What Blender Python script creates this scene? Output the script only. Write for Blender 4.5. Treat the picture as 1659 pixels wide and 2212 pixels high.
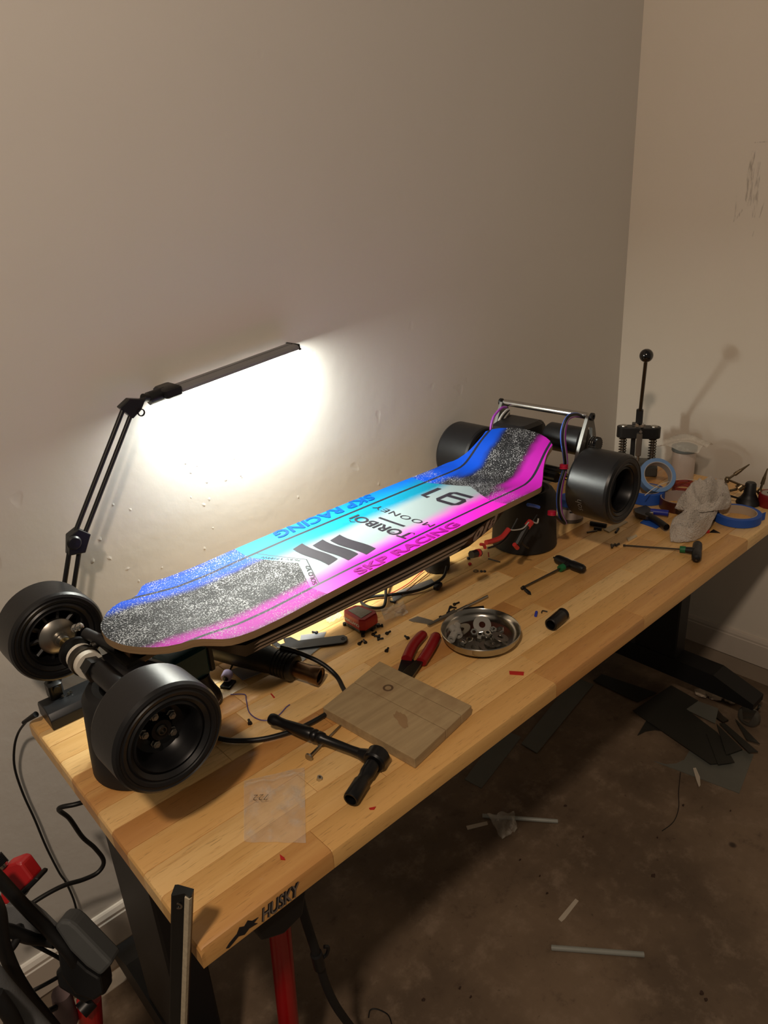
import bpy, math, random
from mathutils import Matrix, Vector
random.seed(7)
SC = bpy.context.scene
COL = SC.collection
for o in list(bpy.data.objects): bpy.data.objects.remove(o, do_unlink=True)
R = math.radians
T = 0.72                      # height of the bench top above the floor
YW, XW = 0.665, 2.012         # planes of the back wall and the right wall
# ---------------------------------------------------------------- camera
F_PX, CXP, CYP = 1560.89, 829.5, 1106.0
_a, _b, _c = -0.7197625, -0.3909041, 0.0624874
CAM = Vector((-0.20594, -0.61318, 0.79058 + T))
RC = (Matrix.Rotation(_a, 3, 'Z') @ Matrix.Rotation(_b, 3, 'X') @ Matrix.Rotation(_c, 3, 'Y'))
cd = bpy.data.cameras.new('camera'); cam = bpy.data.objects.new('camera', cd); COL.objects.link(cam)
cd.sensor_fit = 'HORIZONTAL'; cd.sensor_width = 36.0; cd.lens = F_PX / 1659.0 * 36.0; cd.clip_start = 0.02
_m = Matrix((RC.col[0], RC.col[2], -RC.col[1])).transposed().to_4x4(); _m.translation = CAM
cam.matrix_world = _m
SC.camera = cam
# ---------------------------------------------------------------- light and exposure
w = bpy.data.worlds.new('world'); SC.world = w; w.use_nodes = True
w.node_tree.nodes['Background'].inputs[0].default_value = (1.0, 0.84, 0.66, 1)
w.node_tree.nodes['Background'].inputs[1].default_value = 0.10
cl = bpy.data.lights.new('ceiling_light', 'POINT'); cl.energy = 80.0; cl.color = (1.0, 0.80, 0.62); cl.shadow_soft_size = 0.07
co = bpy.data.objects.new('ceiling_light', cl); COL.objects.link(co); co.location = (-0.69, -0.73, T + 1.85)   # bare bulb under the garage ceiling
LAMP_W = 7.8
vs = SC.view_settings
SC.display_settings.display_device = 'sRGB'
vs.view_transform = 'Standard'; vs.look = 'None'; vs.exposure = 0.0; vs.gamma = 1.0; vs.use_curve_mapping = False

# ---------------------------------------------------------------- placing: a point of the plan on a known plane
def _ray(px, py): return RC @ Vector(((px - CXP) / F_PX, 1.0, -(py - CYP) / F_PX))
def PZ(px, py, z): d = _ray(px, py); return CAM + d * ((z - CAM.z) / d.z)
def G(px, py, h=0.0): return PZ(px, py, T + h)
def F(px, py, h=0.0): return PZ(px, py, h)
def PY(px, py, y): d = _ray(px, py); return CAM + d * ((y - CAM.y) / d.y)
def PX(px, py, x): d = _ray(px, py); return CAM + d * ((x - CAM.x) / d.x)
def D(px, py, dep): return CAM + _ray(px, py) * dep

# ---------------------------------------------------------------- materials
def lin(c): return tuple(((v / 255.0) / 12.92 if v / 255.0 <= 0.04045 else ((v / 255.0 + 0.055) / 1.055) ** 2.4) for v in c)
MATS = {}
class NT:
    def __init__(s, m): s.t = m.node_tree; s.n = s.t.nodes; s.b = s.n['Principled BSDF']; s.out = s.n['Material Output']
    def add(s, t, **k):
        n = s.n.new(t)
        for a, v in k.items(): setattr(n, a, v)
        return n
    def link(s, a, b): s.t.links.new(a, b)
    def val(s, x, sock):
        if hasattr(x, 'node'): s.link(x, sock)
        else: sock.default_value = x
    def math(s, op, a, b=None, c=None, clamp=False):
        n = s.add('ShaderNodeMath', operation=op, use_clamp=clamp)
        for i, x in enumerate((a, b, c)):
            if x is not None: s.val(x, n.inputs[i])
        return n.outputs[0]
    def mix(s, fac, a, b):
        n = s.add('ShaderNodeMix', data_type='RGBA'); s.val(fac, n.inputs[0])
        for x, k in ((a, n.inputs[6]), (b, n.inputs[7])):
            if hasattr(x, 'node'): s.link(x, k)
            else: k.default_value = (*x[:3], 1)
        return n.outputs[2]
    def noise(s, vec, scale, detail=3.0, rough=0.55, dim='3D'):
        n = s.add('ShaderNodeTexNoise', noise_dimensions=dim); n.inputs['Scale'].default_value = scale
        n.inputs['Detail'].default_value = detail; n.inputs['Roughness'].default_value = rough
        if vec is not None: s.link(vec, n.inputs['Vector'])
        return n.outputs['Fac']
    def ramp(s, fac, a, b):  # smoothstep
        n = s.add('ShaderNodeMapRange', interpolation_type='SMOOTHSTEP'); s.link(fac, n.inputs[0])
        n.inputs[1].default_value = a; n.inputs[2].default_value = b
        return n.outputs[0]
    def bump(s, h, strength, dist):
        n = s.add('ShaderNodeBump'); n.inputs['Strength'].default_value = strength; n.inputs['Distance'].default_value = dist
        s.link(h, n.inputs['Height']); s.link(n.outputs[0], s.b.inputs['Normal']); return n
    def coord(s, kind='Object', scale=None):
        c = s.add('ShaderNodeTexCoord').outputs[kind]
        if scale:
            m = s.add('ShaderNodeMapping'); m.inputs['Scale'].default_value = scale; s.link(c, m.inputs[0]); c = m.outputs[0]
        return c
def newmat(name):
    m = bpy.data.materials.new(name); m.use_nodes = True; return m, NT(m)
def mat(name, col, rough=0.5, metal=0.0, var=0.12, nscale=30, bump=0.0, bscale=200, spec=0.5, alpha=1.0, coat=0.0, trans=0.0, emit=0.0):
    """plain surface with a little procedural tone variation"""
    if name in MATS: return MATS[name]
    m, t = newmat(name); c = lin(col)
    n = t.noise(t.coord(), nscale)
    t.link(t.mix(n, tuple(v * (1 - var) for v in c), tuple(min(1, v * (1 + var)) for v in c)), t.b.inputs['Base Color'])
    t.b.inputs['Roughness'].default_value = rough; t.b.inputs['Metallic'].default_value = metal
    t.b.inputs['Specular IOR Level'].default_value = spec; t.b.inputs['Alpha'].default_value = alpha
    t.b.inputs['Coat Weight'].default_value = coat; t.b.inputs['Transmission Weight'].default_value = trans
    if emit:
        t.b.inputs['Emission Color'].default_value = (*c, 1); t.b.inputs['Emission Strength'].default_value = emit
    if bump: t.bump(t.noise(t.coord(), bscale, 2.0), bump, 0.001)
    MATS[name] = m; return m

# ---------------------------------------------------------------- mesh building
W = {}
class MB:
    def __init__(s, M=None): s.v = []; s.f = []; s.fm = []; s.M = M; s.cur = 0
    def P(s, p):
        p = Vector(p); s.v.append(s.M @ p if s.M is not None else p); return len(s.v) - 1
    def face(s, ids): s.f.append(tuple(ids)); s.fm.append(s.cur)
    def box(s, a, b, bev=0.0):
        x0, y0, z0 = [min(i, j) for i, j in zip(a, b)]; x1, y1, z1 = [max(i, j) for i, j in zip(a, b)]
        if not bev:
            i = [s.P(q) for q in ((x0,y0,z0),(x1,y0,z0),(x1,y1,z0),(x0,y1,z0),(x0,y0,z1),(x1,y0,z1),(x1,y1,z1),(x0,y1,z1))]
            for q in ((0,3,2,1),(4,5,6,7),(0,1,5,4),(1,2,6,5),(2,3,7,6),(3,0,4,7)): s.face([i[k] for k in q])
            return s
        c = bev
        def ring(z, ins):
            return [s.P(q) for q in ((x0+c+ins,y0+ins,z),(x1-c-ins,y0+ins,z),(x1-ins,y0+c+ins,z),(x1-ins,y1-c-ins,z),(x1-c-ins,y1-ins,z),(x0+c+ins,y1-ins,z),(x0+ins,y1-c-ins,z),(x0+ins,y0+c+ins,z))]
        s.skin([ring(z0, c), ring(z0 + c, 0), ring(z1 - c, 0), ring(z1, c)]); return s
    def skin(s, rings, cap=True, close=False):
        n = len(rings[0])
        for a, b in zip(rings[:-1], rings[1:]):
            for i in range(n): s.face((a[i], a[(i+1) % n], b[(i+1) % n], b[i]))
        if close:
            a, b = rings[-1], rings[0]
            for i in range(n): s.face((a[i], a[(i+1) % n], b[(i+1) % n], b[i]))
        elif cap:
            s.face(list(reversed(rings[0]))); s.face(rings[-1])
        return s
    def lathe(s, prof, p0=(0,0,0), ax=(0,0,1), n=32, closed=False, rot=0.0):
        """prof: (radius, distance along axis)"""
        p0 = Vector(p0); ax = Vector(ax).normalized()
        u = ax.orthogonal().normalized() if abs(ax.z) < 0.99 else Vector((1, 0, 0)); v = ax.cross(u)
        rings = []
        for r, h in prof:
            r = max(r, 1e-5)
            rings.append([s.P(p0 + ax * h + (u * math.cos(rot + 2*math.pi*i/n) + v * math.sin(rot + 2*math.pi*i/n)) * r) for i in range(n)])
        s.skin(rings, cap=not closed, close=closed); return s
    def cyl(s, p0, p1, r, r1=None, n=16, rot=0.0):
        d = Vector(p1) - Vector(p0)
        return s.lathe([(r, 0), (r if r1 is None else r1, d.length)], p0, d, n, rot=rot)
    def ringx(s, p0, ax, ro, ri, h, n=28):
        return s.lathe([(ri, 0), (ro, 0), (ro, h), (ri, h)], p0, ax, n, closed=True)
    def tube(s, path, r, n=8, smooth=5, taper=None):
        pts = [Vector(q) for q in path]
        if smooth and len(pts) > 2: pts = spline(pts, smooth)
        rings = []; up = None
        for i, q in enumerate(pts):
            d = (pts[min(i+1, len(pts)-1)] - pts[max(i-1, 0)]).normalized()
            if up is None: up = d.orthogonal().normalized()
            up = (up - d * up.dot(d)); up = up.normalized() if up.length > 1e-6 else d.orthogonal().normalized()
            v = d.cross(up); rr = r if taper is None else r * (1 + (taper - 1) * i / (len(pts) - 1))
            rings.append([s.P(q + (up * math.cos(2*math.pi*k/n) + v * math.sin(2*math.pi*k/n)) * rr) for k in range(n)])
        s.skin(rings); return s
    def prism(s, poly, z0, z1, fr=None):
        """polygon in the frame's xy plane, extruded along its z"""
        fr = fr or Matrix.Identity(4)
        a = [s.P(fr @ Vector((x, y, z0))) for x, y in poly]; b = [s.P(fr @ Vector((x, y, z1))) for x, y in poly]
        s.skin([a, b]); return s
    def sphere(s, c, r, n=20, sq=(1, 1, 1)):
        c = Vector(c); rings = []
        for j in range(1, n // 2):
            t = math.pi * j / (n // 2)
            rings.append([s.P(c + Vector((r*sq[0]*math.sin(t)*math.cos(2*math.pi*i/n), r*sq[1]*math.sin(t)*math.sin(2*math.pi*i/n), -r*sq[2]*math.cos(t)))) for i in range(n)])
        s.skin(rings); return s
    def grid(s, fn, nu, nv):
        ids = [[s.P(fn(i / nu, j / nv)) for j in range(nv + 1)] for i in range(nu + 1)]
        for i in range(nu):
            for j in range(nv): s.face((ids[i][j], ids[i+1][j], ids[i+1][j+1], ids[i][j+1]))
        return ids
    def build(s, name, m, parent=None, world=False, loc=None, rz=0.0, smooth=38, bevel=0.0):
        me = bpy.data.meshes.new(name)
        if loc is not None:
            wm = Matrix.Translation(loc) @ Matrix.Rotation(rz, 4, 'Z'); inv = wm.inverted()
            vv = [inv @ q for q in s.v] if world else s.v
        elif parent is not None:
            wm = W[parent.name]; inv = wm.inverted(); vv = [inv @ q for q in s.v] if world else s.v
        else: wm = Matrix.Identity(4); vv = s.v
        me.from_pydata([tuple(q) for q in vv], [], s.f)
        ms = m if isinstance(m, (list, tuple)) else [m]
        for k in ms: me.materials.append(k)
        if len(ms) > 1: me.polygons.foreach_set('material_index', s.fm)
        me.update(); fix_normals(me)
        if smooth:
            me.shade_smooth(); me.set_sharp_from_angle(angle=R(smooth))
        o = bpy.data.objects.new(name, me); COL.objects.link(o)
        if parent is not None: o.parent = parent
        elif loc is not None: o.location = loc; o.rotation_euler = (0, 0, rz)
        W[o.name] = wm
        if bevel:
            b = o.modifiers.new('bevel', 'BEVEL'); b.width = bevel; b.segments = 2; b.limit_method = 'ANGLE'
        return o
import bmesh
def fix_normals(me):
    bm = bmesh.new(); bm.from_mesh(me); bmesh.ops.recalc_face_normals(bm, faces=bm.faces); bm.to_mesh(me); bm.free()
def spline(pts, k):
    out = []
    for i in range(len(pts) - 1):
        p0 = pts[max(i-1, 0)]; p1 = pts[i]; p2 = pts[i+1]; p3 = pts[min(i+2, len(pts)-1)]
        for j in range(k):
            t = j / k
            out.append(0.5 * ((2*p1) + (p2 - p0)*t + (2*p0 - 5*p1 + 4*p2 - p3)*t*t + (3*p1 - p0 - 3*p2 + p3)*t**3))
    out.append(pts[-1]); return out
def tag(o, label, cat, group=None):
    o['label'] = label; o['category'] = cat
    if group: o['group'] = group
    return o
def thing(name, label, cat, loc, rz=0.0, group=None):
    o = bpy.data.objects.new(name, None); COL.objects.link(o); o.empty_display_size = 0.05
    o.location = loc; o.rotation_euler = (0, 0, rz)
    W[o.name] = Matrix.Translation(loc) @ Matrix.Rotation(rz, 4, 'Z')
    return tag(o, label, cat, group)
def struct(o): o['kind'] = 'structure'; return o
def frame(o, x, y=None, z=None):
    """4x4 frame from origin, x axis and an approximate z axis"""
    x = Vector(x).normalized(); z = Vector(z or (0, 0, 1)); z = (z - x * z.dot(x)).normalized(); y = z.cross(x)
    m = Matrix((x, y, z)).transposed().to_4x4(); m.translation = Vector(o); return m
def text_mesh(body, width, height, shear=0.0, bold=0.0, spacing=1.0):
    """flat lettering as verts / faces, fitted to a box from (0,0) to (width,height)"""
    c = bpy.data.curves.new('lettering', 'FONT'); c.body = body; c.size = 1.0; c.offset = bold; c.space_character = spacing
    c.resolution_u = 3; c.fill_mode = 'FRONT'
    o = bpy.data.objects.new('lettering', c); COL.objects.link(o)
    me = bpy.data.meshes.new_from_object(o.evaluated_get(bpy.context.evaluated_depsgraph_get()))
    vs_ = [v.co.copy() for v in me.vertices]; fs = [tuple(p.vertices) for p in me.polygons]
    bpy.data.objects.remove(o); bpy.data.curves.remove(c); bpy.data.meshes.remove(me)
    x0 = min(v.x for v in vs_); x1 = max(v.x for v in vs_); y0 = min(v.y for v in vs_); y1 = max(v.y for v in vs_)
    q = [Vector(((v.x - x0) / (x1 - x0) * width, (v.y - y0) / (y1 - y0) * height, 0)) for v in vs_]
    for v in q: v.x += shear * v.y
    return q, fs
def lettering(body, width, height, fn, m, parent, name='lettering', shear=0.0, bold=0.0, spacing=1.0, world=True):
    q, fs = text_mesh(body, width, height, shear, bold, spacing)
    mb = MB(); 
    for v in q: mb.P(fn(v.x, v.y))
    for f_ in fs: mb.face(f_)
    return mb.build(name, m, parent, world=world, smooth=0)
# ================================================================ the room
def wall_mat(name, col, dents):
    m, t = newmat(name); c = lin(col); co = t.coord()
    n = t.noise(co, 1.6, 4.0)
    t.link(t.mix(n, tuple(v * 0.94 for v in c), tuple(min(1, v * 1.05) for v in c)), t.b.inputs['Base Color'])
    t.b.inputs['Roughness'].default_value = 0.75; t.b.inputs['Specular IOR Level'].default_value = 0.25
    fine = t.noise(co, 55.0, 4.0); broad = t.noise(co, 9.0, 2.0)
    sp = t.ramp(t.noise(co, 17.0, 1.0), 0.74, 0.80)
    h = t.math('ADD', t.math('MULTIPLY', fine, 0.16), t.math('MULTIPLY', broad, 0.5))
    h = t.math('SUBTRACT', h, t.math('MULTIPLY', sp, dents))
    t.bump(h, 0.35, 0.004)
    return m
M_WALL = wall_mat('wall_paint', (207, 202, 194), 0.25)
M_WALL_LIT = wall_mat('wall_paint_lit', (222, 212, 197), 0.05)  # same paint as the back wall; extra light on this side put into its colour
M_BASE = mat('baseboard_paint', (198, 186, 172), 0.4, var=0.04)
def concrete():
    m, t = newmat('concrete'); co = t.coord()
    a = t.noise(co, 2.2, 5.0); b = t.noise(co, 14.0, 6.0, 0.7); c = t.noise(co, 60.0, 3.0)
    col = t.mix(t.ramp(a, 0.35, 0.68), lin((92, 76, 60)), lin((126, 106, 85)))
    col = t.mix(t.math('MULTIPLY', t.ramp(b, 0.48, 0.74), 0.6), col, lin((150, 130, 110)))
    col = t.mix(t.math('MULTIPLY', t.ramp(b, 0.45, 0.25), 0.7), col, lin((72, 56, 44)))
    col = t.mix(t.math('MULTIPLY', t.ramp(c, 0.66, 0.76), 0.6), col, lin((60, 48, 38)))
    v = t.add('ShaderNodeTexVoronoi'); v.inputs['Scale'].default_value = 5.0; t.link(co, v.inputs['Vector'])
    col = t.mix(t.math('MULTIPLY', t.math('MULTIPLY', t.ramp(v.outputs['Distance'], 0.07, 0.04), t.ramp(a, .55, .62)), 0.85), col, lin((38, 28, 22)))
    t.link(col, t.b.inputs['Base Color']); t.b.inputs['Roughness'].default_value = 0.62
    t.bump(t.math('ADD', b, c), 0.25, 0.002); return m
M_CONC = concrete()
M_STEM = mat('stem_wall', (150, 134, 116), 0.85, var=0.15, nscale=8, bump=0.3)
X0, Y0, ZC = -1.6, -1.6, 2.75
struct(MB().box((X0, YW, 0), (XW + 0.12, YW + 0.12, ZC)).build('wall_back', M_WALL))
struct(MB().box((XW, Y0, 0), (XW + 0.12, YW, ZC)).build('wall_right', M_WALL_LIT))
struct(MB().box((X0, Y0, -0.1), (XW + 0.12, YW + 0.12, 0)).build('floor', M_CONC))
zb1, zb0 = T - 0.559, T - 0.655
def baseboard(name, a, b, nrm):
    n = Vector(nrm); prof = [(0, zb0), (0.013, zb0), (0.013, zb1 - 0.022), (0.011, zb1 - 0.019), (0.011, zb1 - 0.012), (0.007, zb1 - 0.003), (0.004, zb1), (0, zb1)]
    mb = MB(); mb.skin([[mb.P(Vector(e) + n * d + Vector((0, 0, z))) for d, z in prof] for e in (a, b)])
    return struct(mb.build(name, M_BASE, smooth=20))
baseboard('baseboard_back', (X0, YW, 0), (XW, YW, 0), (0, -1, 0))
baseboard('baseboard_right', (XW, Y0, 0), (XW, YW - 0.013, 0), (-1, 0, 0))
struct(MB().box((X0, YW - 0.006, 0), (XW, YW, zb0 - 0.004)).build('trim_1', M_STEM))
struct(MB().box((XW - 0.006, Y0, 0), (XW, YW - 0.006, zb0 - 0.004)).build('trim_2', M_STEM))
# chips and scrapes in the drywall near the lamp, built as small raised flakes and pits of plaster
M_CHIP = mat('plaster_chip', (207, 202, 194), 0.8)
chips = [(400,1000,9),(412,1020,7),(425,1005,6),(447,1040,8),(487,1035,9),(412,1074,5),(452,1078,7),(440,1090,8),(522,1030,5),(236,1205,10),(275,1228,8),(281,1100,6),(216,1165,8),(244,1090,5),(200,1212,9),(460,1140,5),(442,1184,8),(644,1073,8),(818,1045,9),(300,1255,6),(350,1226,4),(505,990,6),(520,1027,5)]
mb = MB()
for px, py, s in chips:
    c = PY(px, py, YW); k = s * 0.00042 * 1.1
    ang = random.uniform(0, 3.1); n = 7
    ring = [(c.x + k * math.cos(ang + 6.283 * i / n) * random.uniform(.6, 1.5), c.z + k * 1.3 * math.sin(ang + 6.283 * i / n) * random.uniform(.5, 1.3)) for i in range(n)]
    base = [mb.P((x, YW, z)) for x, z in ring]; top = mb.P((c.x + k * .3, YW - 0.0004, c.z - k * .5))
    for i in range(n): mb.face((base[i], base[(i+1) % n], top))
ch = mb.build('plaster_chips', M_CHIP, bpy.data.objects['wall_back'], smooth=0); ch['kind'] = 'stuff'
# grey scuffs on the right wall
def scuff_mat():
    m, t = newmat('wall_scuff'); t.b.inputs['Base Color'].default_value = (*lin((112, 98, 82)), 1); t.b.inputs['Roughness'].default_value = .8
    n = t.noise(t.coord('Object', (60, 60, 12)), 3.0, 4.0)
    t.link(t.math('MULTIPLY', t.ramp(n, .42, .68), .28), t.b.inputs['Alpha']); return m
M_SCUFF = scuff_mat()
mb = MB()
for path, wd in (([(1628,325),(1622,370),(1617,430),(1619,445)], 7), ([(1640,350),(1634,420),(1628,470)], 6), ([(1592,420),(1590,460),(1586,478),(1596,466),(1604,452)], 2.5), ([(1652,430),(1640,470)], 3), ([(1630,308),(1659,306)], 2), ([(1630,498),(1625,512)], 2.5)):
    P_ = [PX(x, y, XW) for x, y in path]; ids = []
    for i, q in enumerate(P_):
        d = (P_[min(i+1, len(P_)-1)] - P_[max(i-1, 0)]).normalized(); s = Vector((0, d.z, -d.y)) * wd * 0.0013 * (0.5 if i in (0, len(P_)-1) else 1)
        ids.append((mb.P((XW - .0006, q.y + s.y, q.z + s.z)), mb.P((XW - .0006, q.y - s.y, q.z - s.z))))
    for a, b in zip(ids[:-1], ids[1:]): mb.face((a[0], b[0], b[1], a[1]))
sc = mb.build('scuff_marks', M_SCUFF, bpy.data.objects['wall_right'], smooth=0); sc['kind'] = 'stuff'

# ================================================================ shared materials
M_BLK = mat('black_plastic', (16, 16, 17), 0.42)
M_BLKM = mat('black_metal', (20, 20, 22), 0.35, 0.3)
M_BLKS = mat('black_steel_paint', (15, 15, 16), 0.5)
M_RUB = mat('black_rubber', (22, 22, 23), 0.62, var=.2)
M_TIRE = mat('tyre_rubber', (19, 19, 21), 0.38, var=.28, nscale=45, bump=0.12, bscale=120)
M_STEEL = mat('bright_steel', (196, 194, 188), 0.22, 1.0, var=.06)
M_STEEL2 = mat('brushed_steel', (168, 164, 156), 0.34, 1.0, var=.1)
M_DSTEEL = mat('dark_steel', (92, 88, 82), 0.35, 1.0)
M_BRASS = mat('brass', (186, 160, 104), 0.3, 1.0)
M_BRONZE = mat('heat_tinted_steel', (118, 92, 70), 0.32, 1.0, var=.3, nscale=60)
M_WHITE = mat('white_plastic', (226, 220, 206), 0.45)
M_RED = mat('red_plastic', (176, 26, 30), 0.42)
M_DRED = mat('red_grip', (132, 16, 22), 0.42)
M_REDP = mat('red_paint', (176, 12, 16), 0.3, coat=.3)
M_PRINTW = mat('white_print', (205, 205, 205), 0.5, var=.02)
M_PRINTK = mat('black_print', (30, 28, 30), 0.5, var=.05)
M_GREYP = mat('grey_print', (120, 108, 98), 0.6)
M_PURP = mat('purple_cable', (150, 60, 170), 0.4)
M_BLUEC = mat('blue_cable', (70, 105, 205), 0.4)
M_GREYC = mat('grey_cable', (182, 180, 174), 0.45)
M_CABLE = mat('black_cable', (16, 16, 16), 0.45)

# ================================================================ the workbench
def wood_mat(name, c0, c1, c2, stretch=(1.6, 26, 26)):
    m, t = newmat(name)
    oi = t.add('ShaderNodeObjectInfo'); rnd = oi.outputs['Random']
    co = t.add('ShaderNodeTexCoord').outputs['Object']
    mp = t.add('ShaderNodeMapping'); mp.inputs['Scale'].default_value = stretch
    t.link(co, mp.inputs[0])
    cb = t.add('ShaderNodeCombineXYZ')
    for i, k in enumerate((37.0, 91.0, 53.0)): t.link(t.math('MULTIPLY', rnd, k), cb.inputs[i])
    t.link(cb.outputs[0], mp.inputs['Location']); v = mp.outputs[0]
    big = t.noise(v, 1.0, 3.0); grain = t.noise(v, 6.0, 5.0, .7)
    pm = t.add('ShaderNodeMapping'); pm.inputs['Scale'].default_value = (38, 420, 420); t.link(co, pm.inputs[0])
    pore = t.noise(pm.outputs[0], 1.0, 2.0)
    f_ = t.math('ADD', t.math('MULTIPLY', big, .60), t.math('MULTIPLY', rnd, .80)); f_ = t.math('SUBTRACT', f_, .17)
    col = t.mix(t.ramp(f_, .12, .55), lin(c0), lin(c1)); col = t.mix(t.ramp(f_, .58, .95), col, lin(c2))
    col = t.mix(t.math('MULTIPLY', t.ramp(grain, .5, .72), .38), col, lin(c2))
    col = t.mix(t.math('MULTIPLY', t.ramp(pore, .60, .74), .45), col, tuple(x * .42 for x in lin(c2)))
    t.link(col, t.b.inputs['Base Color']); t.b.inputs['Roughness'].default_value = .42; t.b.inputs['Coat Weight'].default_value = .12
    t.bump(t.math('ADD', grain, pore), .08, .0008); return m
M_WOOD = wood_mat('bench_wood', (240, 200, 136), (222, 174, 106), (190, 134, 74))
L, DEP, TH = 1.882, 0.61, 0.031
bench = thing('workbench', 'long wooden-topped workbench on black steel legs standing against the back wall', 'workbench', (0, 0, 0))
NS = 12; sw = DEP / NS
for r in range(NS):
    x = 0.0; first = True
    y0, y1 = r * sw, (r + 1) * sw
    cut = random.uniform(.18, .55)
    while x < L - 1e-6:
        x1 = min(L, x + cut); cut = random.uniform(.28, .62)
        if L - x1 < .15: x1 = L
        e = .0004; zt = T - random.uniform(0, .00025)
        f0 = .007 if r == 0 else .0007; f1 = .007 if r == NS - 1 else .0007
        def sec(xx, dz, dy):
            a = y0 + (e if r else 0); b = y1 - (e if r < NS - 1 else 0)
            pts = [(a, T - TH), (b, T - TH), (b, zt - f1 - dz), (b - f1 * .3, zt - f1 * .3 - dz), (b - f1, zt - dz), (a + f0, zt - dz), (a + f0 * .3, zt - f0 * .3 - dz), (a, zt - f0 - dz)]
            return [(xx, yy, zz) for yy, zz in pts]
        mb = MB(); c = Vector((x, (y0 + y1) / 2, T - TH)); secs = []
        if x == 0: secs += [sec(0, .006, 0), sec(.002, .002, 0), sec(.006, 0, 0)]
        else: secs += [sec(x + .0003, .0005, 0), sec(x + .0012, 0, 0)]
        if x1 == L: secs += [sec(L - .006, 0, 0), sec(L, .006, 0)]
        else: secs += [sec(x1 - .0012, 0, 0), sec(x1 - .0003, .0005, 0)]
        mb.skin([[mb.P(q) for q in s_] for s_ in secs])
        mb.build('plank', M_WOOD, bench, smooth=25)
        x = x1
# steel frame, legs, feet and casters
mb = MB(); zt = T - TH
for a, b in (((.018, .05, zt - .045), (.05, .56, zt)), ((L - .05, .05, zt - .045), (L - .018, .56, zt)), ((.05, .09, zt - .045), (L - .05, .12, zt)), ((.05, .49, zt - .045), (L - .05, .52, zt))): mb.box(a, b)
mb.build('frame', M_BLKS, bench, smooth=0)
legs = ((.030, .095, .255, .425), (1.735, 1.80, .245, .385))
for xa, xb, ya, yb in legs:
    mb = MB(); mb.box((xa, ya, .11), (xb, yb, zt - .045), .004); mb.build('leg', M_BLKS, bench, smooth=0)
    mb = MB(); xm = (xa + xb) / 2
    prof = [(-.005, .085), (.615, .085), (.615, .105), (.52, .15), (.12, .15), (-.005, .105)]
    mb.skin([[mb.P((xx, yy, zz)) for yy, zz in prof] for xx in (xm - .036, xm + .036)])
    mb.build('foot_beam', M_BLKS, bench, smooth=0)
    for yy in (.015, .59):
        fork = MB(); fork.cyl((xm, yy, .085), (xm, yy, .072), .02)
        for s in (-1, 1):
            fork.prism([(-.026, .0), (.018, .0), (.006, -.052), (-.010, -.052)], s * .017 - .0015, s * .017 + .0015, frame((xm, yy, .076), (0, 1, 0), z=(1, 0, 0)))
        fk = fork.build('caster_fork', M_STEEL, bench, smooth=0)
        wh = MB(); wh.lathe([(.006, -.012), (.022, -.012), (.026, -.011), (.031, -.008), (.033, 0), (.031, .008), (.026, .011), (.022, .012), (.006, .012)], (xm, yy - .002, .0335), (1, 0, 0), 28)
        wh.build('caster_wheel', mat('caster_grey', (78, 74, 66), .6), bench)
mb = MB()
pr = [(.075, zt), (.165, zt), (.150, zt - .055), (.118, zt - .062), (.085, zt - .045)]
mb.skin([[mb.P((x, y, z)) for x, z in pr] for y in (.012, .085)]); mb.build('control_box', M_BLK, bench, smooth=0, bevel=.003)
# maker's mark on the front edge
a = PY(492, 2028, 0); b = PY(650, 1912, 0)
zt0 = T - TH + .003; hh = .0215
xs, xe = PY(565, 1985, 0).x, PY(643, 1928, 0).x
for off, m_, bo, zo in ((.0005, M_PRINTK, .045, .0008), (.0009, M_GREYP, 0.0, -.0004)):
    lettering('HUSKY', xe - xs, hh, lambda x, y, off=off, zo=zo: (xs + x - zo, -off, zt0 + y + zo * .6), m_, bench, 'lettering', .18, bo, .95)
mb = MB()
dx = PY(484, 2030, 0).x; dw = xs - dx - .004
dog = [(0, .12), (.12, .35), (.35, .6), (.45, .95), (.58, .75), (.7, 1.0), (.82, .7), (1.0, .62), (.85, .45), (.95, .2), (.7, .3), (.55, .1), (.38, .32), (.2, .12), (.08, 0)]
mb.prism([(x * dw, y * .020) for x, y in dog], 0, .0006, frame((dx, 0, zt0), (1, 0, 0), z=(0, -1, 0))); mb.build('emblem', M_PRINTK, bench, smooth=0)
# ================================================================ the electric longboard
BTH = math.atan(.0283)
board = thing('electric_longboard', 'blue, pink and black electric longboard with fat slick tyres propped on two black stands', 'longboard', (.0787, .370, T), BTH)
def interp(tab, u, k):
    if u <= tab[0][0]: return tab[0][k]
    for a, b in zip(tab[:-1], tab[1:]):
        if u <= b[0]: return a[k] + (b[k] - a[k]) * (u - a[0]) / (b[0] - a[0])
    return tab[-1][k]
HW = [(.0130,.004),(.0142,.016),(.018,.032),(.024,.046),(.034,.061),(.048,.077),(.064,.089),(.08,.0955),(.10,.0975),(.112,.104),(.122,.115),(.132,.127),(.142,.1335),(.155,.136),(.22,.1365),(.40,.136),(.65,.136),(.90,.136),(.932,.136),(.940,.134),(.951,.1275),(.961,.122),(.971,.116),(.981,.1095),(.991,.1045),(1.001,.1005),(1.011,.0972),(1.021,.0955),(1.036,.0955),(1.044,.085),(1.052,.068),(1.058,.048),(1.062,.028),(1.064,.006)]
HZ = [(0,.231),(.08,.229),(.13,.224),(.18,.217),(.24,.216),(.32,.219),(.42,.2215),(.70,.2225),(.90,.2222),(.935,.223),(.951,.2265),(.961,.2305),(.971,.2370),(.981,.2445),(.991,.2530),(1.001,.2620),(1.011,.2700),(1.021,.2770),(1.036,.2865),(1.064,.302)]
def hw(u): return interp(HW, u, 1)
def zedge(u):
    return (interp(HZ, u - .008, 1) + interp(HZ, u, 1) * 2 + interp(HZ, u + .008, 1)) / 4
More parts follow.
